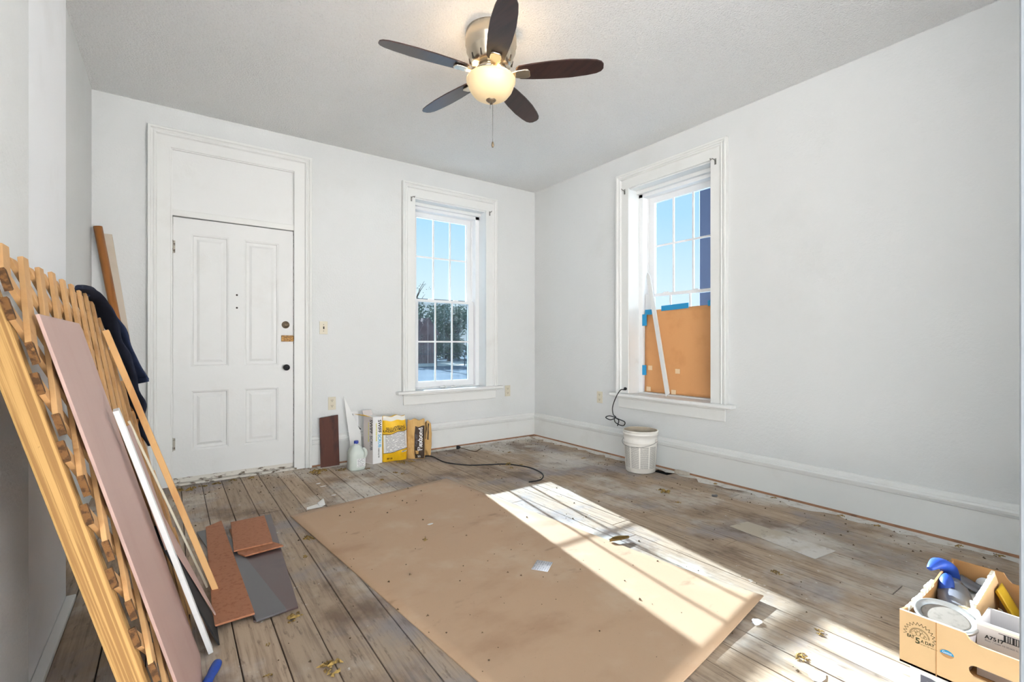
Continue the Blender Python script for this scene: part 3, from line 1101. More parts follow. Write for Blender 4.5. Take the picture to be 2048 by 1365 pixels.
# sticker on it
def lying_quad(cx, cy, ang, w, l, z, t=.0006):
    ca, sa = math.cos(ang), math.sin(ang)
    mb = MB()
    def fn(u, v):
        x, y = (u - .5) * w, (v - .5) * l
        return Vector((cx + x * ca - y * sa, cy + x * sa + y * ca, z))
    mb.slab(lambda u, v: (fn(u, v), Vector((0, 0, 1))), 2, 2, t)
    return mb
tag(obj('paper_label', lying_quad(1.55, 1.90, .62, .11, .085, .0095), 'sticker_print', fix=False), 'small printed white label stuck on the hardboard sheet', 'label')
# grey wood patch in the floor, papers, leaf
floor_piece('wood_patch', [(2.854, 1.639), (2.789, 1.124), (2.991, 1.10), (3.02, 1.613)], .0014, .003, 'wood_grey', 'thin pale wood patch lying on the floorboards', 'board')
def scrap(name, cx, cy, r, m, label, cat, z=.002, seed=1, el=1.0, group=None):
    r2 = random.Random(seed)
    pts = []
    n = 9
    for i in range(n):
        a = 2 * PI * i / n
        q = r * r2.uniform(.55, 1.1)
        pts.append((cx + q * math.cos(a) * el, cy + q * math.sin(a)))
    return tag(obj(name, MB().poly(pts, t=.0012, t0=z), m), label, cat, group)
ps = thing('paper_scrap', (.83, 3.54, 0), 'torn clear tape and paper scrap by the sheet corner', 'paper scrap')
obj('flat_piece', MB().poly([(.76, 3.50), (.86, 3.50), (.90, 3.55), (.84, 3.58), (.77, 3.55)], t=.001, t0=.002), 'paper_white', ps)
obj('curled_piece', MB().slab(lambda u, v: (Vector((.85 + .04 * u, 3.53 + .07 * v, .004 + .03 * math.sin(v * 2.2) * u)), Vector((0, 0, 1))), 6, 6, .001), 'paper_white', ps)
lf = MB().slab(lambda u, v: (Vector((2.05 + .13 * v, 1.90 + (u - .5) * .05 * math.sin(PI * min(max(v, .03), .97)) - .03 * v, .012 + .014 * (abs(u - .5) * 2) ** 2)), Vector((0, 0, 1))), 6, 10, .001)
tag(obj('dry_leaf', lf, 'leaf_dry'), 'dry brown leaf lying in the sun patch', 'leaf')

# ------------------------------------------------------------------ things along the back wall
mb = MB()
mb.quadbox([FB(1.122, .0, .095), FB(1.292, .0, .095), FB(1.292, .0, .103), FB(1.122, .0, .103),
            FB(1.122, .455, .046), FB(1.292, .472, .046), FB(1.292, .472, .054), FB(1.122, .455, .054)])
tag(obj('laminate_plank', mb, 'laminate_walnut', bevel=.001), 'dark walnut laminate plank standing beside the door casing', 'board')
mb = MB().poly([(1.345, .64), (1.42, 0), (1.52, 0), (1.50, .30), (1.365, .60)], t=.006, fn=lambda a, z, n: FB(a, z, n + .046 + .03 * (1 - z / .64)))
tag(obj('white_offcut', mb, 'white_strip'), 'white tapering board offcut leaning behind the water jug', 'board')

# gallon jug
JX, JY = 1.375, 4.375
jug = thing('water_jug', (JX, JY, 0), 'translucent gallon jug with a blue cap and white label', 'jug')
def jug_ring(z, rx, ry, seg=28):
    out = []
    for i in range(seg):
        a = 2 * PI * i / seg
        c_, s_ = math.cos(a), math.sin(a)
        p = 3.6
        k = (abs(c_) ** p + abs(s_) ** p) ** (-1 / p)
        out.append(Vector((JX + rx * k * c_, JY + ry * k * s_, z)))
    return out
mb = MB()
lv = [(0, .060), (.006, .068), (.02, .073), (.14, .074), (.155, .072), (.175, .066), (.195, .054), (.212, .040), (.222, .026), (.228, .019), (.240, .018)]
for z, r in lv:
    mb.v += jug_ring(z, r, r)
for j_ in range(len(lv) - 1):
    for i in range(28):
        k = (i + 1) % 28
        mb.f.append((j_ * 28 + i, j_ * 28 + k, (j_ + 1) * 28 + k, (j_ + 1) * 28 + i))
        mb.sm.add(len(mb.f) - 1)
mb.f.append(tuple(reversed(range(28))))
mb.f.append(tuple((len(lv) - 1) * 28 + i for i in range(28)))
obj('bottle', mb, 'jug_plastic', jug)
obj('cap', MB().lathe([(0, .262), (.018, .262), (.0205, .258), (.0205, .238), (.019, .236), (0, .236)], (JX, JY, 0), 20), 'cap_blue', jug)
obj('handle', MB().tube([(JX + .050, JY - .045, .196), (JX + .066, JY - .066, .175), (JX + .068, JY - .068, .14), (JX + .056, JY - .056, .11)], .012, 10, 6), 'jug_plastic', jug)
mb = MB().grid(lambda u, v: Vector((JX - .018 + .078 * u, JY - .0762, .035 + .075 * v)), 2, 2)
obj('label', mb, 'jug_print', jug, fix=False)

# tall mop box, turned: white narrow face and grey side
bx = thing('mop_box', (1.60, 4.52, 0), 'tall white cardboard mop box with open yellow flap', 'box')
Bc = Vector((1.562, 4.462, 0))                        # near left bottom corner
Bu = Vector((.098, .010, 0)).normalized()             # along the narrow face
Bw = Vector((-.30, .78, 0)).normalized()              # along the side face
BW_, BD_, BH_ = .094, .135, .45
mb = MB()
def bq(u, w, z): return Bc + Bu * u + Bw * w + Vector((0, 0, z))
mb.quadbox([bq(0, 0, 0), bq(BW_, 0, 0), bq(BW_, BD_, 0), bq(0, BD_, 0), bq(0, 0, BH_), bq(BW_, 0, BH_ - .004), bq(BW_, BD_, BH_), bq(0, BD_, BH_)])
body = obj('carton', mb, 'white_card', bx)
sn = Bw.cross(Vector((0, 0, 1))).normalized()
if sn.x > 0: sn = -sn
fnn = -Bu.cross(Vector((0, 0, 1))).normalized()
if fnn.y > 0: fnn = -fnn
def on_side(w, z): return bq(0, w, z), sn
def on_front(u, z): return bq(u, 0, z), fnn
mb = MB().quadbox([bq(-.0008, .003, .004), bq(-.0008, BD_ - .003, .004), bq(-.0008, BD_ - .003, BH_ - .004), bq(-.0008, .003, BH_ - .004),
                   bq(.0004, .003, .004), bq(.0004, BD_ - .003, .004), bq(.0004, BD_ - .003, BH_ - .004), bq(.0004, .003, BH_ - .004)])
obj('side_print', mb, 'grey_card', body)
def side_t(s, size, w, z, m, bold=0):
    text(s, size, lambda x, y: (bq(-.0008, w - y, z - x), sn), m, body, bold=bold)
def front_t(s, size, u, z, m, bold=0):
    text(s, size, lambda x, y: (bq(u + y, -.0002, z - x), fnn), m, body, bold=bold)
front_t('SWIFF', .046, .066, .355, 'ink_black', .0012)
front_t('SCRUB', .042, .066, .215, 'blue_print', .0012)
front_t('FLOOR AND MORE CLEANER', .013, .034, .30, 'lime_print', .0008)
front_t('wetmop kit', .020, .060, .10, 'ink_black', .0006)
side_t('SWIFF', .050, .026, .355, 'ink_black', .0012)
side_t('SCRUB', .046, .026, .20, 'ink_grey', .0012)
side_t('FLOOR AND MORE CLEANER', .014, .062, .30, 'lime_print', .0008)
mb = MB().quadbox([bq(-.004, .05, .02), bq(-.004, .09, .02), bq(-.004, .09, .05), bq(-.004, .05, .05), bq(-.0005, .05, .02), bq(-.0005, .09, .02), bq(-.0005, .09, .05), bq(-.0005, .05, .05)])
# open flaps
f1 = MB().quadbox([bq(0, .02, BH_), bq(0, BD_, BH_), bq(-.004, BD_, BH_ - .001), bq(-.004, .02, BH_ - .001),
                   bq(-.075, .03, BH_ + .028), bq(-.075, BD_ + .02, BH_ + .024), bq(-.078, BD_ + .02, BH_ + .022), bq(-.078, .03, BH_ + .026)])
obj('flap', f1, 'yellow_print', bx)
f2 = MB().quadbox([bq(.0, BD_, BH_), bq(BW_, BD_, BH_), bq(BW_, BD_ + .003, BH_), bq(0, BD_ + .003, BH_),
                   bq(.0, BD_ + .02, BH_ + .05), bq(BW_, BD_ + .02, BH_ + .05), bq(BW_, BD_ + .023, BH_ + .05), bq(0, BD_ + .023, BH_ + .05)])
obj('flap', f2, 'grey_card', bx)
# white junction plate with a black lead, behind the box
jp = thing('wall_plate', (1.455, YB, .40), 'white wall plate with a black lead beside the mop box', 'wall plate')
obj('plate', MB().box((1.415, YB - .010, .335), (1.50, YB, .485)), 'white_card', jp, bevel=.003)
obj('lead', MB().tube([FB(1.44, .46, .012), FB(1.44, .43, .040), FB(1.455, .38, .05), FB(1.49, .33, .05), FB(1.51, .31, .045)], .005, 8, 5), 'rubber_black', jp)

# bags
def bag(name, c, wx, h, th, ang, label, m, seed, crumple=.006, top=.55):
    """pillow bag; returns (thing, surface function u in -1..1, v in 0..1)"""
    c = Vector(c)
    ca, sa = math.cos(ang), math.sin(ang)
    U = Vector((ca, sa, 0))
    N = Vector((sa, -ca, 0))
    r2 = random.Random(seed)
    ph = [r2.uniform(0, 6) for _ in range(8)]
    def S(u, v, side=1, off=0.0):
        e = (1 - abs(u) ** 3.5) ** .5 if abs(u) < 1 else 0
        ev = min(1, .25 + 3.5 * v) * min(1, top * .4 + 2.2 * (1 - v) + .1)
        wv = 1 - .10 * max(0, v - .72) / .28 - .04 * (1 - min(1, v * 6))
        cr_ = crumple * (math.sin(u * 5 + ph[0] + v * 9) + math.sin(v * 17 + ph[1] + u * 4) * .7 + math.sin((u + v) * 23 + ph[2]) * .4)
        d = (th / 2 * e * ev + cr_ * e * .6 * side) + off
        zz = h * v + crumple * 1.2 * math.sin(u * 6 + ph[3]) * v
        lean = -.03 * v
        return c + U * (u * wx / 2 * wv) + N * (side * d + lean) + Vector((0, 0, zz + .002)), N
    mb = MB()
    mb.grid(lambda a, b: S(-1 + 2 * a, b, 1)[0], 24, 24)
    mb.grid(lambda a, b: S(1 - 2 * a, b, -1)[0], 24, 24)
    def strip(v):
        n = len(mb.v)
        for i in range(25):
            mb.v.append(S(-1 + 2 * i / 24, v, 1)[0]); mb.v.append(S(-1 + 2 * i / 24, v, -1)[0])
        for i in range(24):
            mb.f.append((n + 2 * i, n + 2 * i + 1, n + 2 * i + 3, n + 2 * i + 2))
    strip(0); strip(1)
    t = thing(name, c, label, 'bag')
    sack = obj('sack', mb, m, t)
    return t, sack, S
yb, sk, S1 = bag('cement_bag', (1.783, 4.475, 0), .25, .435, .13, -.06, 'yellow and white sack of floor leveling cement', 'yellow_print', 2)
def patch(parent, S, u0, u1, v0, v1, m, off=.004, name='print', wave=0.0, nu=12, nv=10):
    def fn(a, b):
        u = u0 + (u1 - u0) * a
        v = v0 + (v1 - v0) * b + wave * (a - .5)
        return S(u, v, 1, off)[0]
    return obj(name, MB().grid(fn, nu, nv), m, parent, fix=False)
patch(sk, S1, -.98, .96, .91, 1.0, 'bag_white')
patch(sk, S1, -.94, .90, .245, .64, 'bag_print', .004, 'printed_label', .09)
patch(sk, S1, -.98, .92, .645, .657, 'ink_black', .005, 'print', .09)
patch(sk, S1, -.96, .92, .235, .246, 'ink_black', .005, 'print', .09)
patch(sk, S1, .42, .80, .20, .235, 'ink_black', .005, 'print', .02)
def bag_text(s, size, u, v, m, parent, S, wx, h, slope=0.0, bold=.0006, vert=False):
    def fn(x, y):
        if vert:
            x, y = -y, x
        p, n = S(u + x / (wx / 2), v + (y + slope * x) / h, 1, .0075)
        return p, n
    text(s, size, fn, m, parent, bold=bold)
bag_text('SELF-LEVELING', .030, -.0, .755, 'ink_black', sk, S1, .255, .435, .09)
bag_text('UNDERLAYMENT', .028, -.10, .70, 'ink_black', sk, S1, .255, .435, .09)
bag_text('50 LB', .024, -.5, .075, 'ink_black', sk, S1, .255, .435, .03)
bag_text('FLOOR', .018, .62, .215, 'ink_white', sk, S1, .255, .435, .1)
kb, kk, S2 = bag('mortar_bag', (1.985, 4.435, 0), .19, .385, .12, -.62, 'crumpled brown kraft mortar sack with a dark printed band', 'bag_kraft', 11, .007, .4)
patch(kk, S2, .0, .97, .015, .84, 'bag_dark', .004, 'print')
patch(kk, S2, .10, .42, .14, .24, 'bag_kraft', .006, 'print')
bag_text('Flexbond', .062, .60, .52, 'ink_white', kk, S2, .20, .40, 0, .001, True)
bag_text('THIN-SET', .030, .22, .50, 'plate_almond' if False else 'ink_grey', kk, S2, .20, .40, 0, .0006, True)
bag_text('50', .034, .45, .07, 'ink_white', kk, S2, .20, .40)
kb2, kk2, S3 = bag('mortar_bag', (2.115, 4.52, 0), .15, .335, .12, -.75, 'small folded over brown sack with dark stripes', 'bag_kraft', 9, .014, .5)
for i in range(6):
    patch(kk2, S3, -.85 + .3 * i, -.70 + .3 * i, .50, .98, 'bag_dark', .005, 'print', .0, 4, 8)

# power cord on the floor
cord = [(2.06, 4.44, .006), (2.149, 4.40, .006), (2.148, 4.117, .006), (2.268, 3.893, .006), (2.44, 3.79, .006), (2.577, 3.717, .006), (2.66, 3.58, .006), (2.692, 3.44, .006), (2.648, 3.243, .006), (2.53, 3.12, .006), (2.40, 3.115, .008)]
tag(obj('power_cord', MB().tube(cord, .0055, 8, 8), 'rubber_black'), 'black power cord snaking from the sacks across the floor', 'cord')
pc = thing('plug_lead', (2.60, 4.45, 0), 'short dark lead with a plug on the floor by the corner', 'plug')
obj('plug', MB().lathe([(0, 0), (.018, .0), (.020, .02), (.014, .035), (.006, .045), (0, .045)], (2.52, 4.565, .021), 14, Vector((1, -.6, 0)).to_track_quat('Z', 'Y').to_matrix()), 'rubber_black', pc)
obj('lead', MB().tube([(2.555, 4.545, .018), (2.60, 4.42, .005), (2.625, 4.335, .005), (2.70, 4.39, .005), (2.77, 4.44, .005)], .004, 8, 6), 'crumb_dark', pc)

# ------------------------------------------------------------------ bucket, floor hole, wire
BX, BY = 3.46, 2.835
bk = thing('paint_bucket', (BX, BY, 0), 'white plastic bucket covered in small print beside the window', 'bucket')
prof = [(.0, .001), (.125, .001), (.131, .006), (.146, .255), (.146, .262), (.153, .264), (.153, .274), (.147, .276), (.149, .335), (.157, .337), (.157, .346), (.151, .348), (.152, .360), (.157, .362), (.157, .372), (.151, .374), (.146, .372)]
obj('shell', MB().lathe(prof, (BX, BY, 0), 48, cap=False), 'bucket_white', bk)
obj('lining', MB().lathe([(.146, .372), (.143, .30), (.127, .012), (0, .012)], (BX, BY, 0), 48, cap=False), 'bucket_inside', bk)
a0 = math.atan2(-BY, -BX)
def lab(u, v):
    a = a0 - 1.25 + 2.4 * u
    z = .045 + .195 * v
    r = .131 + (.146 - .131) * (z / .25) + .0012
    return Vector((BX + r * math.cos(a), BY + r * math.sin(a), z))
obj('label', MB().grid(lab, 32, 6), 'bucket_print', bk, fix=False)
obj('handle_ear', MB().lathe([(0, 0), (.016, 0), (.014, .008), (0, .009)], (BX + .15 * math.cos(a0 + 1.1), BY + .15 * math.sin(a0 + 1.1), .285), 14,
                             Vector((math.cos(a0 + 1.1), math.sin(a0 + 1.1), 0)).to_track_quat('Z', 'Y').to_matrix()), 'bucket_white', bk)
hp = []
for i in range(9):
    a = a0 + 1.1 - PI * i / 8 * 1.0
    hp.append((BX + .162 * math.cos(a), BY + .162 * math.sin(a), .285 - .05 * math.sin(PI * i / 8)))
obj('wire_handle', MB().tube(hp, .002, 6, 4), 'steel', bk)
du = struct(obj('pit_bottom', MB().box((3.48, 2.58, -.075), (3.66, 2.82, -.0235)), 'void_black'))  # bottom of the floor opening, its dark put into a black colour
wb = thing('wood_block', (3.65, 2.55, 0), 'chipped pale wood block beside the floor opening', 'wood block')
obj('block', MB().bar((3.648, 2.60, .016), (3.655, 2.47, .014), .045, .026), 'wood_grey', wb, bevel=.006)
wire = [(3.668, 3.206, .690), (3.650, 3.24, .685), (3.645, 3.30, .60), (3.65, 3.345, .50), (3.65, 3.335, .43), (3.648, 3.30, .405), (3.635, 3.36, .375), (3.63, 3.42, .392), (3.63, 3.36, .415), (3.64, 3.26, .395),
        (3.64, 3.175, .375), (3.64, 3.20, .335), (3.635, 3.29, .355), (3.63, 3.30, .40), (3.635, 3.25, .385), (3.64, 3.27, .325)]
wr = thing('coiled_wire', (3.65, 3.28, .32), 'thin black wire knotted in loops hanging from the window sill', 'wire')
obj('cable', MB().tube(wire, .0048, 8, 8), 'rubber_black', wr)
obj('cable_end', MB().lathe([(0, 0), (.015, 0), (.016, .014), (.008, .022), (0, .022)], (3.690, 3.206, .700), 14, Vector((-1, 0, 0)).to_track_quat('Z', 'Y').to_matrix()), 'rubber_black', wr)

# ------------------------------------------------------------------ window dressing
mb = MB().slab(lambda u, v: (FR(W2 - .388 + .776 * u, .668 + (.815 + .015 * u) * v, -.168 + .012 * math.sin(u * 5 + v * 2) * v * (1 - v) + .010 * (1 - v) ** 3), Vector((-1, 0, 0))), 20, 24, .0008)
pap = tag(obj('kraft_paper', mb, 'kraft_paper'), 'brown kraft paper taped over the lower window sash', 'paper')
def tape(a0, a1, z0, z1, n, m, label, grp, cat='tape', slope=0.0):
    mb = MB().quadbox([FR(W2 + a0, z0, n), FR(W2 + a1, z0 + slope, n), FR(W2 + a1, z1 + slope, n), FR(W2 + a0, z1, n),
                       FR(W2 + a0, z0, n + .002), FR(W2 + a1, z0 + slope, n + .002), FR(W2 + a1, z1 + slope, n + .002), FR(W2 + a0, z1, n + .002)])
    return tag(obj('tape_piece', mb, m), label, cat, grp)
tape(-.185, .115, 1.468, 1.518, -.158, 'tape_blue', 'long blue tape strip along the top edge of the paper', 'blue tape', slope=.012)
tape(.31, .40, 1.485, 1.535, -.156, 'tape_blue', 'short blue tape at the upper right corner of the paper', 'blue tape', slope=.01)
tape(-.40, -.345, 1.33, 1.445, -.139, 'tape_blue', 'blue tape holding the upper left paper edge', 'blue tape')
tape(-.375, -.29, 1.44, 1.49, -.152, 'tape_blue', 'blue tape patch at the upper left paper corner', 'blue tape')
tape(-.400, -.350, .835, .935, -.139, 'tape_blue', 'blue tape holding the lower left paper edge', 'blue tape')
tape(.355, .395, .86, .94, -.139, 'tape_blue', 'blue tape at the lower right paper edge', 'blue tape')
for a, z in ((-.315, .91), (.0, .89), (-.33, .70), (-.04, .69)):
    tape(a - .025, a + .025, z - .022, z + .022, -.155 + (.006 if z < .8 else 0), 'tape_tan', 'small pale tape square stuck on the brown paper', 'pale tape squares')
st = MB()
A_, B_ = Vector((3.770, 2.762, .655)), Vector((3.848, 3.055, 1.86))
d_ = (B_ - A_).normalized()
s_ = d_.cross(Vector((1, 0, 0))).normalized()
def stk(x, y, h): return A_ + d_ * y + s_ * x + Vector((-1, 0, 0)) * h
Ls = (B_ - A_).length
st.poly([(-.022, .03), (.022, 0), (.022, Ls - .04), (.0, Ls), (-.022, Ls - .05)], t=.014, fn=stk)
tag(obj('prop_stick', st, 'white_strip', bevel=.001), 'white pointed stick leaning in the window over the paper', 'stick')
def lump(c, r, seed, flat=.6, el=1.0, n=2, ang=0.0):
    import bmesh
    bm = bmesh.new()
    bmesh.ops.create_icosphere(bm, subdivisions=n, radius=1)
    r2 = random.Random(seed)
    ca, sa = math.cos(ang), math.sin(ang)
    mb = MB()
    for v in bm.verts:
        k = r2.uniform(.55, 1.25)
        x, y, z = v.co.x * r * k * el, v.co.y * r * k, max(v.co.z * r * k * flat, -r * flat * .4)
        mb.v.append(Vector((c[0] + x * ca - y * sa, c[1] + x * sa + y * ca, c[2] + z + r * flat * .4)))
    for f in bm.faces:
        mb.f.append(tuple(v.index for v in f.verts))
    bm.free()
    return mb
for i, (a, rr) in enumerate(((2.48, .034), (2.62, .030))):
    tag(obj('paper_wad', lump((a, YB + .03 + .05, .653), rr, 40 + i, .6, 1.3), 'paper_white'), 'crumpled white wad on the door wall window sill', 'paper', 'paper wads on the sill')

# outlets and switch
def plate(name, F, a0, a1, z0, z1, label, kind):
    t = thing(name, F((a0 + a1) / 2, z0, 0), label, 'switch' if kind == 's' else 'outlet')
    def bx_(A0, A1, Z0, Z1, n0, n1):
        return MB().quadbox([F(A0, Z0, n0), F(A1, Z0, n0), F(A1, Z1, n0), F(A0, Z1, n0), F(A0, Z0, n1), F(A1, Z0, n1), F(A1, Z1, n1), F(A0, Z1, n1)])
    obj('face_plate', bx_(a0, a1, z0, z1, 0, .006), 'plate_almond', t, bevel=.002)
    c, m = (a0 + a1) / 2, (z0 + z1) / 2
    if kind == 's':
        obj('toggle', bx_(c - .005, c + .005, m - .012, m + .012, .006, .016), 'slot_dark', t, bevel=.002)
        for s in (-1, 1):
            obj('screw', bx_(c - .003, c + .003, m + s * .03 - .003, m + s * .03 + .003, .006, .0075), 'slot_dark', t)
    else:
        for s in (-1, 1):
            rc = obj('receptacle', bx_(c - .016, c + .016, m + s * .026 - .016, m + s * .026 + .016, .006, .008), 'plate_almond', t, bevel=.003)
            for q in (-1, 1):
                obj('slot', bx_(c + q * .007 - .0018, c + q * .007 + .0018, m + s * .026, m + s * .026 + .010, .008, .0086), 'slot_dark', rc)
            obj('slot', bx_(c - .003, c + .003, m + s * .026 - .010, m + s * .026 - .004, .008, .0086), 'slot_dark', rc)
    return t
plate('light_switch', FB, 1.135, 1.208, 1.240, 1.362, 'almond light switch plate beside the door casing', 's')
plate('wall_outlet', FB, 1.213, 1.284, .517, .640, 'almond outlet above the walnut plank by the door', 'o')
plate('wall_outlet', FB, 3.264, 3.340, .515, .645, 'almond outlet on the door wall near the room corner', 'o')
plate('wall_outlet', FR, -3.627, -3.549, .517, .640, 'almond outlet on the window wall above the bucket', 'o')

# ------------------------------------------------------------------ cardboard box with tools on a white box
CZ0, CZ1 = .215, .367
CX0, CX1, CY1, CY0 = 1.75, 2.31, .478, .06
wbx = thing('white_box', (2.03, .27, 0), 'white box with dark lettering under the cardboard tray', 'box')
wbody = obj('carton', MB().box((1.768, .08, .001), (2.29, .458, .2135)), 'white_card', wbx, bevel=.002)
text('BA', .105, lambda x, y: (Vector((1.768, .375 - x, .150 + y)), Vector((-1, 0, 0))), 'ink_grey', wbody, bold=.002)
cb = thing('cardboard_tray', (2.03, .27, CZ0), 'open cardboard produce tray holding tools beside the right wall', 'box')
T = .006
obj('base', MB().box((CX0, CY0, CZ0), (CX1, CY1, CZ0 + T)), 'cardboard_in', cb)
# front wall with a hand slot
slot = []
for i in range(16):
    a = 2 * PI * i / 16
    slot.append((.268 + .045 * (1 if math.cos(a) > 0 else -1) + .016 * math.cos(a), .272 + .016 * math.sin(a)))
fr_out = [(CY0, CZ0), (CY1, CZ0), (CY1, CZ1), (.335, CZ1), (.325, .352), (.310, .346), (.225, .346), (.210, .352), (.20, CZ1), (CY0, CZ1)]
front = obj('front_wall', MB().poly(fr_out, [slot], t=T, fn=lambda y, z, h: Vector((CX0 + h, y, z))), 'cardboard', cb)
obj('torn_edge', MB().box((CX0 - .0005, .335, CZ1), (CX0 + T, CY1, CZ1 + .0015)), 'torn_paper', front)
bw_out = [(CY0, CZ0), (CY1, CZ0), (CY1, CZ1 + .004), (.345, CZ1 + .004), (.335, .352), (.325, .342), (CY0, .342)]
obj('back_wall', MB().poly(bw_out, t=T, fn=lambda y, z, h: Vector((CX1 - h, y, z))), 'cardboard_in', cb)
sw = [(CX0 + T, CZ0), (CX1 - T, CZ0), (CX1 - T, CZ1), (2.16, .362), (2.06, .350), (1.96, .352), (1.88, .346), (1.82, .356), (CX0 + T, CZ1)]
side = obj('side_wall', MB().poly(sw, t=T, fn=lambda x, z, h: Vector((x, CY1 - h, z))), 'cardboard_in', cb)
te = MB()
r2 = random.Random(4)
for i in range(9):
    xx = 1.80 + .03 * i
    te.box((xx, CY1 - T - .001, .345), (xx + .022, CY1 + .001, .352 + r2.uniform(.004, .016)))
obj('torn_edge', te, 'torn_paper', side)
obj('side_wall', MB().poly([(CX0 + T, CZ0), (CX1 - T, CZ0), (CX1 - T, CZ1), (CX0 + T, CZ1)], t=T, fn=lambda x, z, h: Vector((x, CY0 + h, z))), 'cardboard_in', cb)
dv = obj('divider', MB().poly([(1.93, CZ0 + T), (2.29, CZ0 + T), (2.27, .345), (2.215, .395), (2.10, .375), (1.985, .372), (1.955, .350)], t=.005, fn=lambda x, z, h: Vector((x, .352 + h, z))), 'cardboard', cb)
te = MB()
for i in range(8):
    u = i / 8
    te.box((1.97 + .24 * u, .351, .365 + .022 * u), (2.00 + .24 * u, .359, .378 + .020 * u + r2.uniform(0, .006)))
obj('torn_edge', te, 'torn_paper', dv)
obj('crease', MB().box((CX0 - .0006, .394, CZ0), (CX0, .396, CZ1)), 'cardboard_in', front)
NX = Vector((-1, 0, 0))
def ft(y0, z0, k=1.0):
    return lambda x, y: (Vector((CX0, y0 - x * k, z0 + y)), NX)
text('EAT', .0125, ft(.4520, .3005, .75), 'ink_olive', front, bold=.0004)
text('5', .0225, ft(.4360, .2945), 'ink_olive', front, bold=.0008)
text('A DAY', .0120, ft(.4140, .2975, .84), 'ink_olive', front, bold=.0003)
text('FOR BETTER HEALTH', .0042, ft(.4125, .2885), 'ink_olive', front)
# sun emblem above the words
mb = MB()
def em(p, q, w=.0011):
    p, q = Vector(p), Vector(q)
    d = (q - p).normalized()
    n = Vector((-d.y, d.x)) * w / 2
    P = [p - n, q - n, q + n, p + n]
    k = len(mb.v)
    mb.v += [Vector((CX0 - .0006, .432 - a.x, .309 + a.y)) for a in P]
    mb.f.append((k, k + 1, k + 2, k + 3))
pts = []
for i in range(27):
    a = -.15 + (PI + .3) * i / 26
    r = .037 if i % 2 == 0 else .029
    pts.append((r * math.cos(a), r * math.sin(a) * 1.05))
for i in range(26):
    em(pts[i], pts[i + 1])
for r in (.0225, .0205):
    for i in range(14):
        a, b_ = PI * i / 14, PI * (i + 1) / 14
        em((r * math.cos(a), r * math.sin(a)), (r * math.cos(b_), r * math.sin(b_)), .0008)
for (cx_, cy_, r) in ((-.012, .004, .006), (-.003, .007, .006), (.007, .005, .006), (.013, .002, .004), (-.008, .012, .004), (.003, .014, .004)):
    for i in range(10):
        a, b_ = 2 * PI * i / 10, 2 * PI * (i + 1) / 10
        em((cx_ + r * math.cos(a), cy_ + r * math.sin(a)), (cx_ + r * math.cos(b_), cy_ + r * math.sin(b_)), .0007)
obj('sun_emblem', mb, 'ink_olive', front, fix=False)
# oval sticker
ov = [(.372 + .0145 * math.cos(2 * PI * i / 24), .2905 + .0105 * math.sin(2 * PI * i / 24)) for i in range(24)]
sto = obj('sticker', MB().poly(ov, t=.0006, t0=-.0008, fn=lambda y, z, h: Vector((CX0 + h, y, z))), 'cardboard_in', front)
ov2 = [(.372 + .0145 * math.cos(2 * PI * i / 24), max(.2905 + .0105 * math.sin(2 * PI * i / 24), .2895)) for i in range(24)]
obj('sticker_top', MB().poly(ov2, t=.0006, t0=-.0014, fn=lambda y, z, h: Vector((CX0 + h, y, z))), 'sticker_blue', front)
text('Gatto', .0085, lambda x, y: (Vector((CX0 - .0014, .372 - x, .2942 + y)), NX), 'ink_white', front)

# contents
can = thing('paint_can', (1.975, .415, CZ0 + T), 'white paint can with a metal lid tilted in the cardboard tray', 'paint can')
cM = (Matrix.Rotation(math.radians(-9), 3, 'Y') @ Matrix.Rotation(math.radians(6), 3, 'X'))
cc = Vector((1.862, .408, CZ0 + T + .012))
obj('body', MB().lathe([(0, 0), (.068, 0), (.068, .118), (0, .118)], cc, 36, cM), 'can_label', can)
obj('rim', MB().lathe([(.066, .116), (.0715, .118), (.072, .126), (.066, .128), (.062, .122), (.056, .1225), (.055, .119), (0, .119)], cc, 36, cM), 'steel_can', can)
obj('lid', MB().lathe([(0, .1192), (.054, .1192), (.054, .1202), (.050, .1206), (0, .1206)], cc, 36, cM), 'lid_tan', can)
for r in (.011, .007, .003):
    mb = MB()
    for i in range(16):
        a, b_ = 2 * PI * i / 16, 2 * PI * (i + 1) / 16
        def cp(t, rr):
            y_ = rr * math.cos(t); z_ = .096 + rr * math.sin(t)
            ang = PI + .35 + y_ / .068
            return cc + cM @ Vector((.0686 * math.cos(ang), .0686 * math.sin(ang), z_))
        k = len(mb.v)
        mb.v += [cp(a, r), cp(b_, r), cp(b_, r - .002), cp(a, r - .002)]
        mb.f.append((k, k + 1, k + 2, k + 3))
    obj('target_mark', mb, 'ink_magenta', can, fix=False)

rl = thing('roller_bag', (2.07, .42, CZ0), 'paint roller cover wrapped in grey clear plastic inside the tray', 'paint roller')
obj('roller_cover', MB().tube([(2.13, .44, .28), (2.06, .405, .288), (1.955, .378, .300)], [.030, .036, .034], 18, 6), 'roller_nap', rl)
obj('plastic_wrap', MB().tube([(2.20, .452, .345), (2.16, .445, .318), (2.08, .418, .302), (2.00, .392, .292)], [.012, .044, .050, .040], 18, 6, flat=((0, 1, .3), .75)), 'bag_plastic', rl)
nz = thing('caulk_nozzle', (1.90, .345, .33), 'white plastic fitting lying at the torn tray divider', 'fitting')
obj('body', MB().lathe([(0, 0), (.013, .0), (.014, .02), (.011, .03), (.008, .055), (.0, .056)], (1.94, .352, .355), 14, Vector((-1, -.35, -.35)).to_track_quat('Z', 'Y').to_matrix()), 'white_card', nz)
obj('tip', MB().tube([(1.945, .355, .357), (1.965, .362, .375)], .004, 8, 2), 'white_card', nz)
gl = thing('blue_grips', (2.22, .465, CZ0), 'blue curved tool grips sticking up in the tray corner', 'tool')
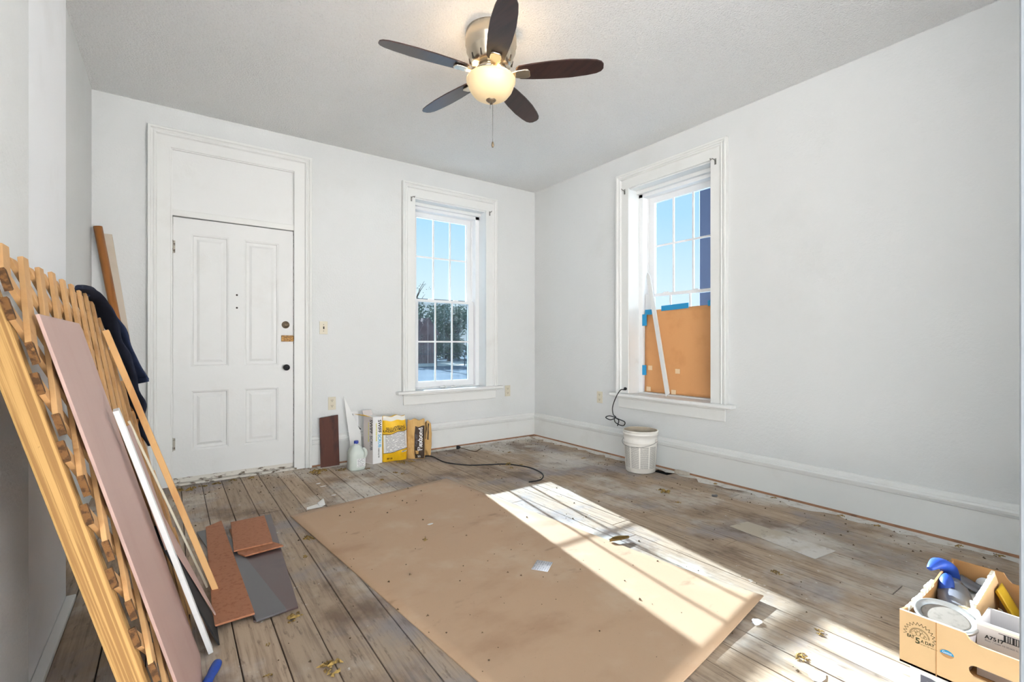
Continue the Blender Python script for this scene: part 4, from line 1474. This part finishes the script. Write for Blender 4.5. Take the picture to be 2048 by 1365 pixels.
obj('grip', MB().tube([(2.20, .455, .25), (2.20, .455, .32), (2.185, .462, .375), (2.13, .475, .402), (2.08, .487, .392)], [.020, .024, .026, .024, .008], 14, 6, flat=((0, 1, 0), .7)), 'tool_blue', gl)
obj('grip', MB().tube([(2.10, .445, .275), (2.10, .447, .315), (2.12, .452, .352), (2.145, .455, .365)], [.016, .022, .020, .010], 14, 6, flat=((0, 1, 0), .8)), 'tool_blue', gl)
obj('inner', MB().tube([(2.085, .432, .285), (2.09, .433, .315), (2.105, .437, .342)], [.010, .014, .010], 12, 5, flat=((0, 1, 0), .6)), 'tool_blue_dark', gl)
yp = thing('yellow_pad', (2.20, .39, CZ0), 'yellow edged pad lying flat in the tray', 'pad')
obj('pad', MB().poly([(2.10, .365), (2.29, .365), (2.29, .435), (2.12, .43)], t=.022, t0=.268), 'yellow_plastic', yp, bevel=.004)
obj('cover', MB().poly([(2.10, .365), (2.29, .365), (2.29, .435), (2.12, .43)], t=.006, t0=.2905), 'white_card', yp, bevel=.002)
tag(obj('plastic_packet', MB().slab(lambda u, v: (Vector((2.22 + .07 * u, .37 + .075 * v, .30 + .045 * v * (1 - abs(u - .5)) + .004 * math.sin(u * 9))), Vector((0, 0, 1))), 8, 8, .002), 'bag_plastic'),
    'clear crinkled plastic packet behind the yellow pad', 'packet')
tag(obj('yellow_pouch', MB().slab(lambda u, v: (Vector((2.20 + .08 * u, .30 + .045 * v, .26 + .085 * v)), Vector((-.4, -.4, .8))), 4, 4, .012), 'yellow_plastic'), 'yellow pouch behind the torn divider', 'pouch')
tag(obj('white_disc', MB().lathe([(0, 0), (.022, 0), (.022, .004), (0, .004)], (2.296, .39, .315), 20, Vector((-1, 0, .2)).to_track_quat('Z', 'Y').to_matrix()), 'paper_white'), 'round white sticker disc against the tray back', 'disc')
ib = thing('label_box', (1.93, .25, CZ0 + T), 'small grey box with a bar code label in the tray', 'box')
mb = MB().box((1.84, .10, CZ0 + T + .002), (1.845, .328, .366))
mb.box((1.975, .10, CZ0 + T + .002), (1.98, .328, .366))
mb.box((1.845, .10, CZ0 + T + .002), (1.975, .105, .366))
mb.box((1.845, .323, CZ0 + T + .002), (1.975, .328, .366))
mb.box((1.845, .105, CZ0 + T + .002), (1.975, .323, CZ0 + T + .006))
ibody = obj('carton', mb, 'grey_card', ib)
obj('rim', MB().box((1.836, .10, .366), (1.847, .330, .374)), 'torn_paper', ibody)
text('A7517', .014, lambda x, y: (Vector((1.84, .312 - x, .338 + y)), NX), 'ink_black', ibody, align='LEFT', bold=.0004)
text('Base: 1 Coat 10 00,000 lb.', .0062, lambda x, y: (Vector((1.84, .312 - x, .3285 + y)), NX), 'ink_grey', ibody, align='LEFT')
mb = MB()
yy = .275
for i in range(16):
    w = .002 if i % 3 else .0042
    mb.box((1.8392, yy - w, .342), (1.84, yy, .3585))
    yy -= w + (.002 if i % 2 else .0032)
mb.box((1.8392, .19, .3585), (1.84, .285, .3597))
mb.box((1.8392, .19, .3408), (1.84, .285, .342))
obj('bar_code', mb, 'ink_black', ibody)
tag(obj('metal_hook', MB().tube([(2.06, .318, .335), (2.045, .312, .342), (2.03, .295, .335), (2.03, .275, .318), (2.04, .255, .308), (2.06, .22, .315)], .0045, 10, 8), 'steel'), 'curved silver metal hook lying in the tray', 'hook')
tag(obj('rag', lump((2.12, .25, CZ0 + T), .075, 77, .75, 1.2, 3), 'insulation'), 'crumpled tan rag stuffed in the tray', 'rag')

# ------------------------------------------------------------------ debris on the floor
clumps = [(.05, 4.55, .035), (.13, 4.53, .045), (.20, 4.56, .028), (.30, 4.58, .03), (.42, 4.61, .03), (.55, 4.60, .025),
          (1.04, 4.46, .060), (1.12, 4.50, .035), (1.26, 4.42, .040), (1.46, 4.32, .022), (1.80, 4.36, .05), (1.90, 4.34, .03),
          (.66, 2.98, .030), (.585, 2.74, .016), (.417, 2.16, .036), (.46, 1.745, .045), (.27, 1.83, .014), (.30, 2.02, .010),
          (1.62, 4.05, .022), (1.66, 3.98, .018), (1.44, 3.90, .020), (2.61, 3.70, .035), (2.55, 3.58, .02), (2.70, 3.62, .018),
          (3.10, 2.32, .055), (2.98, 2.10, .018), (3.62, 2.20, .020), (3.64, 1.75, .022), (3.63, 1.30, .024), (3.62, 1.10, .020), (3.63, .72, .02), (3.64, .56, .024),
          (1.20, 2.55, .018), (2.47, 1.17, .024), (3.35, 3.45, .022), (2.9, 4.1, .02), (1.88, .80, .024), (2.10, .83, .02)]
c0 = None
for i, (cx_, cy_, r) in enumerate(clumps):
    z = .0
    on = (.7 < cx_ < 2.1 and 1.2 < cy_ < 3.4)
    z = .0078 if on else .0008
    r2 = random.Random(300 + i)
    mb = MB()
    ang = r2.uniform(0, 3)
    for q in range(26):
        t_, d_ = r2.uniform(0, 6.28), r2.uniform(0, 1) ** .6
        px_, py_ = d_ * r * 1.25 * math.cos(t_), d_ * r * .75 * math.sin(t_)
        hh = (1 - d_) * r * .35
        pc_ = Vector((cx_ + px_ * math.cos(ang) - py_ * math.sin(ang), cy_ + px_ * math.sin(ang) + py_ * math.cos(ang), z + .001 + hh * r2.random()))
        rr_ = r * r2.uniform(.10, .30)
        n_ = len(mb.v)
        for v in ((1.6, 0, 0), (-1.4, .2, .1), (0, .8, .1), (.1, -.8, .15), (0, .1, .9), (0, 0, -.1)):
            a_ = t_ * 2.3
            k_ = r2.uniform(.7, 1.2) * rr_
            w_ = Vector((v[0] * math.cos(a_) - v[1] * math.sin(a_), v[0] * math.sin(a_) + v[1] * math.cos(a_), v[2])) * k_
            p_ = pc_ + w_
            p_.z = max(p_.z, z)
            mb.v.append(p_)
        for a_, b_ in ((0, 2), (2, 1), (1, 3), (3, 0)):
            mb.f.append((n_ + a_, n_ + b_, n_ + 4))
            mb.f.append((n_ + b_, n_ + a_, n_ + 5))
    o = obj('insulation_clump', mb, 'insulation', fix=False)
    if cy_ > 4.28 and cx_ < .7: lb = 'tan insulation clump on the floor along the door threshold'
    elif cy_ > 4.28 and cx_ < 1.7: lb = 'tan insulation clump on the floor around the water jug'
    elif cy_ > 4.28 and cx_ < 2.1: lb = 'tan insulation clump in front of the cement sack'
    elif cx_ > 3.55: lb = 'small tan insulation crumb at the foot of the window wall'
    elif 2.4 < cx_ < 2.8 and cy_ > 3.5: lb = 'tan insulation clump lying by the power cord'
    elif r == .055: lb = 'large flat tan insulation piece on the open floor'
    elif cx_ < .7: lb = 'tan insulation clump on the floor near the laminate pile'
    elif on: lb = 'small tan insulation crumb on the hardboard sheet'
    elif cy_ > 3.8 and cx_ < 1.8: lb = 'tan insulation crumb behind the hardboard sheet'
    elif cy_ < 1.2: lb = 'tan insulation crumb near the cardboard tray'
    else: lb = 'small tan insulation crumb on bare floorboards'
    tag(o, lb, 'debris', lb.replace('insulation clump', 'clumps').replace('insulation crumb', 'crumbs'))
# fine crumbs
mb = MB()
for i in range(900):
    q = rnd.random()
    if q < .35:
        x_, y_ = rnd.uniform(0, 3.65), 4.66 - abs(rnd.gauss(0, .25))
    elif q < .6:
        x_, y_ = 3.66 - abs(rnd.gauss(0, .22)), rnd.uniform(.4, 4.6)
    else:
        x_, y_ = rnd.uniform(.1, 3.6), rnd.uniform(.7, 4.6)
    if .05 < x_ < .56 and 2.15 < y_ < 3.6: continue
    if x_ > 1.70 and y_ < .52: continue
    if abs(x_ - BX) < .17 and abs(y_ - BY) < .17: continue
    if 1.35 < x_ < 2.2 and y_ > 4.28: continue
    if y_ > 4.67 or (HOLE[0] - .03 < x_ < HOLE[1] + .03 and HOLE[2] - .02 < y_ < HOLE[3] + .02): continue
    r = rnd.choice((.003, .004, .005, .008))
    z = .0072 if (.66 < x_ < 2.13 and 1.0 < y_ < 3.58) else .0
    n = len(mb.v)
    a = rnd.uniform(0, 3)
    for k in range(3):
        mb.v.append(Vector((x_ + r * math.cos(a + 2.1 * k), y_ + r * math.sin(a + 2.1 * k), z)))
    mb.v.append(Vector((x_, y_, z + r * .9)))
    mb.f += [(n, n + 1, n + 3), (n + 1, n + 2, n + 3), (n + 2, n, n + 3)]
cb_ = obj('crumbs', mb, 'crumb_dark')
cb_['kind'] = 'stuff'
tag(cb_, 'dark crumbs and grit scattered over the floor', 'debris')
for i, (cx_, cy_, r) in enumerate(((1.33, 2.75, .014), (.98, 4.1, .016), (.99, 4.0, .015), (1.0, 3.72, .015), (1.815, .731, .03))):
    scrap('paper_flake', cx_, cy_, r, 'paper_white', 'tiny white paper flake on the floor', 'paper scrap', .009 if i == 0 else .002, i, 1.6, 'paper flakes')
tag(obj('blue_scrap', lump((3.33, 2.03, .001), .022, 5, .4, 1.2), 'laminate_grey'), 'small bluish grey scrap near the right wall', 'debris')
tag(obj('green_scrap', lump((1.96, 1.01, .001), .02, 6, .4, 1.2), 'paper_white'), 'pale crumpled scrap poking from under the sheet corner', 'debris')

# ------------------------------------------------------------------ outdoors
GZ = -.6
struct(obj('ground', MB().box((-160, -160, GZ - .2), (160, 160, GZ)), 'ground_asphalt'))
struct(obj('wall_bounce', MB().box((-18, -10.2, GZ), (22, -9.8, 3.0)), 'bounce_white'))  # unseen wall added behind the camera to bounce sunlight indoors
struct(obj('ground_bounce', MB().box((-60, -60, GZ), (60, -1.7, GZ + .02)), 'bounce_pale'))  # unseen pale ground, added to bounce light up to the ceiling
struct(obj('road', MB().box((-60, 33, GZ), (90, 41, GZ + .02)), 'road_pale'))
pp = thing('porch_post', (4.95, 3.09, GZ), 'dark blue grey square porch post outside the paper covered window', 'post')
obj('shaft', MB().box((4.87, 3.00, GZ), (5.03, 3.16, 5.5)), 'porch_post', pp, bevel=.01)
obj('plinth', MB().box((4.84, 2.97, GZ), (5.06, 3.19, GZ + .2)), 'porch_post', pp, bevel=.01)

def tree(x_, y_, h, r, n, seed, label, m, group, sparse=1.0):
    r2 = random.Random(seed)
    t = thing('tree', (x_, y_, GZ), label, 'tree', group)
    tk = MB().tube([(x_, y_, GZ), (x_ + .1, y_, GZ + h * .35), (x_, y_ + .1, GZ + h * .8)], [.09 * r, .07 * r, .02 * r], 8, 3)
    for k in range(7):
        a = r2.uniform(0, 6.28)
        z0 = GZ + h * r2.uniform(.3, .7)
        tk.tube([(x_, y_, z0), (x_ + r * .4 * math.cos(a), y_ + r * .4 * math.sin(a), z0 + h * .12), (x_ + r * .8 * math.cos(a), y_ + r * .8 * math.sin(a), z0 + h * .2)],
                [.04 * r, .025 * r, .008 * r], 5, 2)
    obj('trunk', tk, 'bark', t)
    mb = MB()
    cl = [(r2.uniform(-.7, .7), r2.uniform(-.7, .7), r2.uniform(.10, .88), r2.uniform(.35, .6)) for _ in range(26)]
    for i in range(n):
        c = cl[i % len(cl)]
        v = Vector((r2.gauss(0, 1), r2.gauss(0, 1), r2.gauss(0, 1))).normalized() * r2.uniform(.4, 1) ** .5
        p = Vector((x_ + (c[0] + v.x * c[3]) * r, y_ + (c[1] + v.y * c[3]) * r, GZ + h * c[2] + v.z * c[3] * r * .8))
        s = r2.uniform(.07, .15) * r * .6 * sparse
        a = Vector((r2.gauss(0, 1), r2.gauss(0, 1), r2.gauss(0, 1))).normalized() * s
        b_ = a.orthogonal().normalized() * s * .6
        k = len(mb.v)
        mb.v += [p - a, p + b_, p + a, p - b_]
        mb.f.append((k, k + 1, k + 2, k + 3))
    obj('foliage', mb, m, t, fix=False)
    return t
ts = [(11.5, 43, 6.2, 2.3), (17.2, 43, 6.0, 2.3), (22.9, 43, 6.4, 2.3), (28.6, 43, 6.3, 2.3), (14.4, 49.5, 6.6, 2.3), (20.1, 49.5, 7.0, 2.3), (25.8, 49.5, 6.7, 2.3), (31.5, 49.5, 6.6, 2.3)]
for i, (x_, y_, h, r) in enumerate(ts):
    tree(x_, y_, h, r, 5200, 50 + i, 'dense grey green tree across the street', 'leaf_green', 'trees across the street')
tree(15.2, 34, 7.2, 1.1, 420, 71, 'sparse twiggy tree rising above the street trees', 'leaf_grey', None, .8)
for i, (x_, y_, h, r) in enumerate(((24.5, 15.9, 4.2, 1.4), (23.3, 12.2, 4.3, 1.3), (25.8, 19.6, 3.2, 1.3))):
    tree(x_, y_, h, r, 900, 80 + i, 'leafy tree outside beyond the porch post', 'leaf_green', 'trees beyond the porch post', .7)
fe = thing('street_fence', (20, 32, GZ), 'low dark rail fence along the street outside', 'fence')
for i in range(16):
    obj('fence_post', MB().box((4 + 2.4 * i - .03, 31.97, GZ), (4 + 2.4 * i + .03, 32.03, GZ + 1.0)), 'fence_metal', fe)
obj('rail', MB().box((4, 31.98, GZ + .95), (40, 32.02, GZ + 1.0)), 'fence_metal', fe)
sh = thing('garden_shed', (18.1, 38.5, GZ), 'reddish gabled shed in front of the street trees', 'shed')
obj('wall', MB().box((17.2, 37.9, GZ), (19.0, 39.2, GZ + 2.5)), 'shed_red', sh)
for i in range(7):
    obj('wall_board', MB().box((17.25 + .25 * i, 37.87, GZ), (17.45 + .25 * i, 37.9, GZ + 2.5)), 'shed_red', sh)
obj('roof', MB().poly([(17.0, GZ + 2.5), (19.2, GZ + 2.5), (18.1, GZ + 4.0)], t=1.8, t0=37.7, fn=lambda x, z, h: Vector((x, h, z))), 'shed_red', sh)
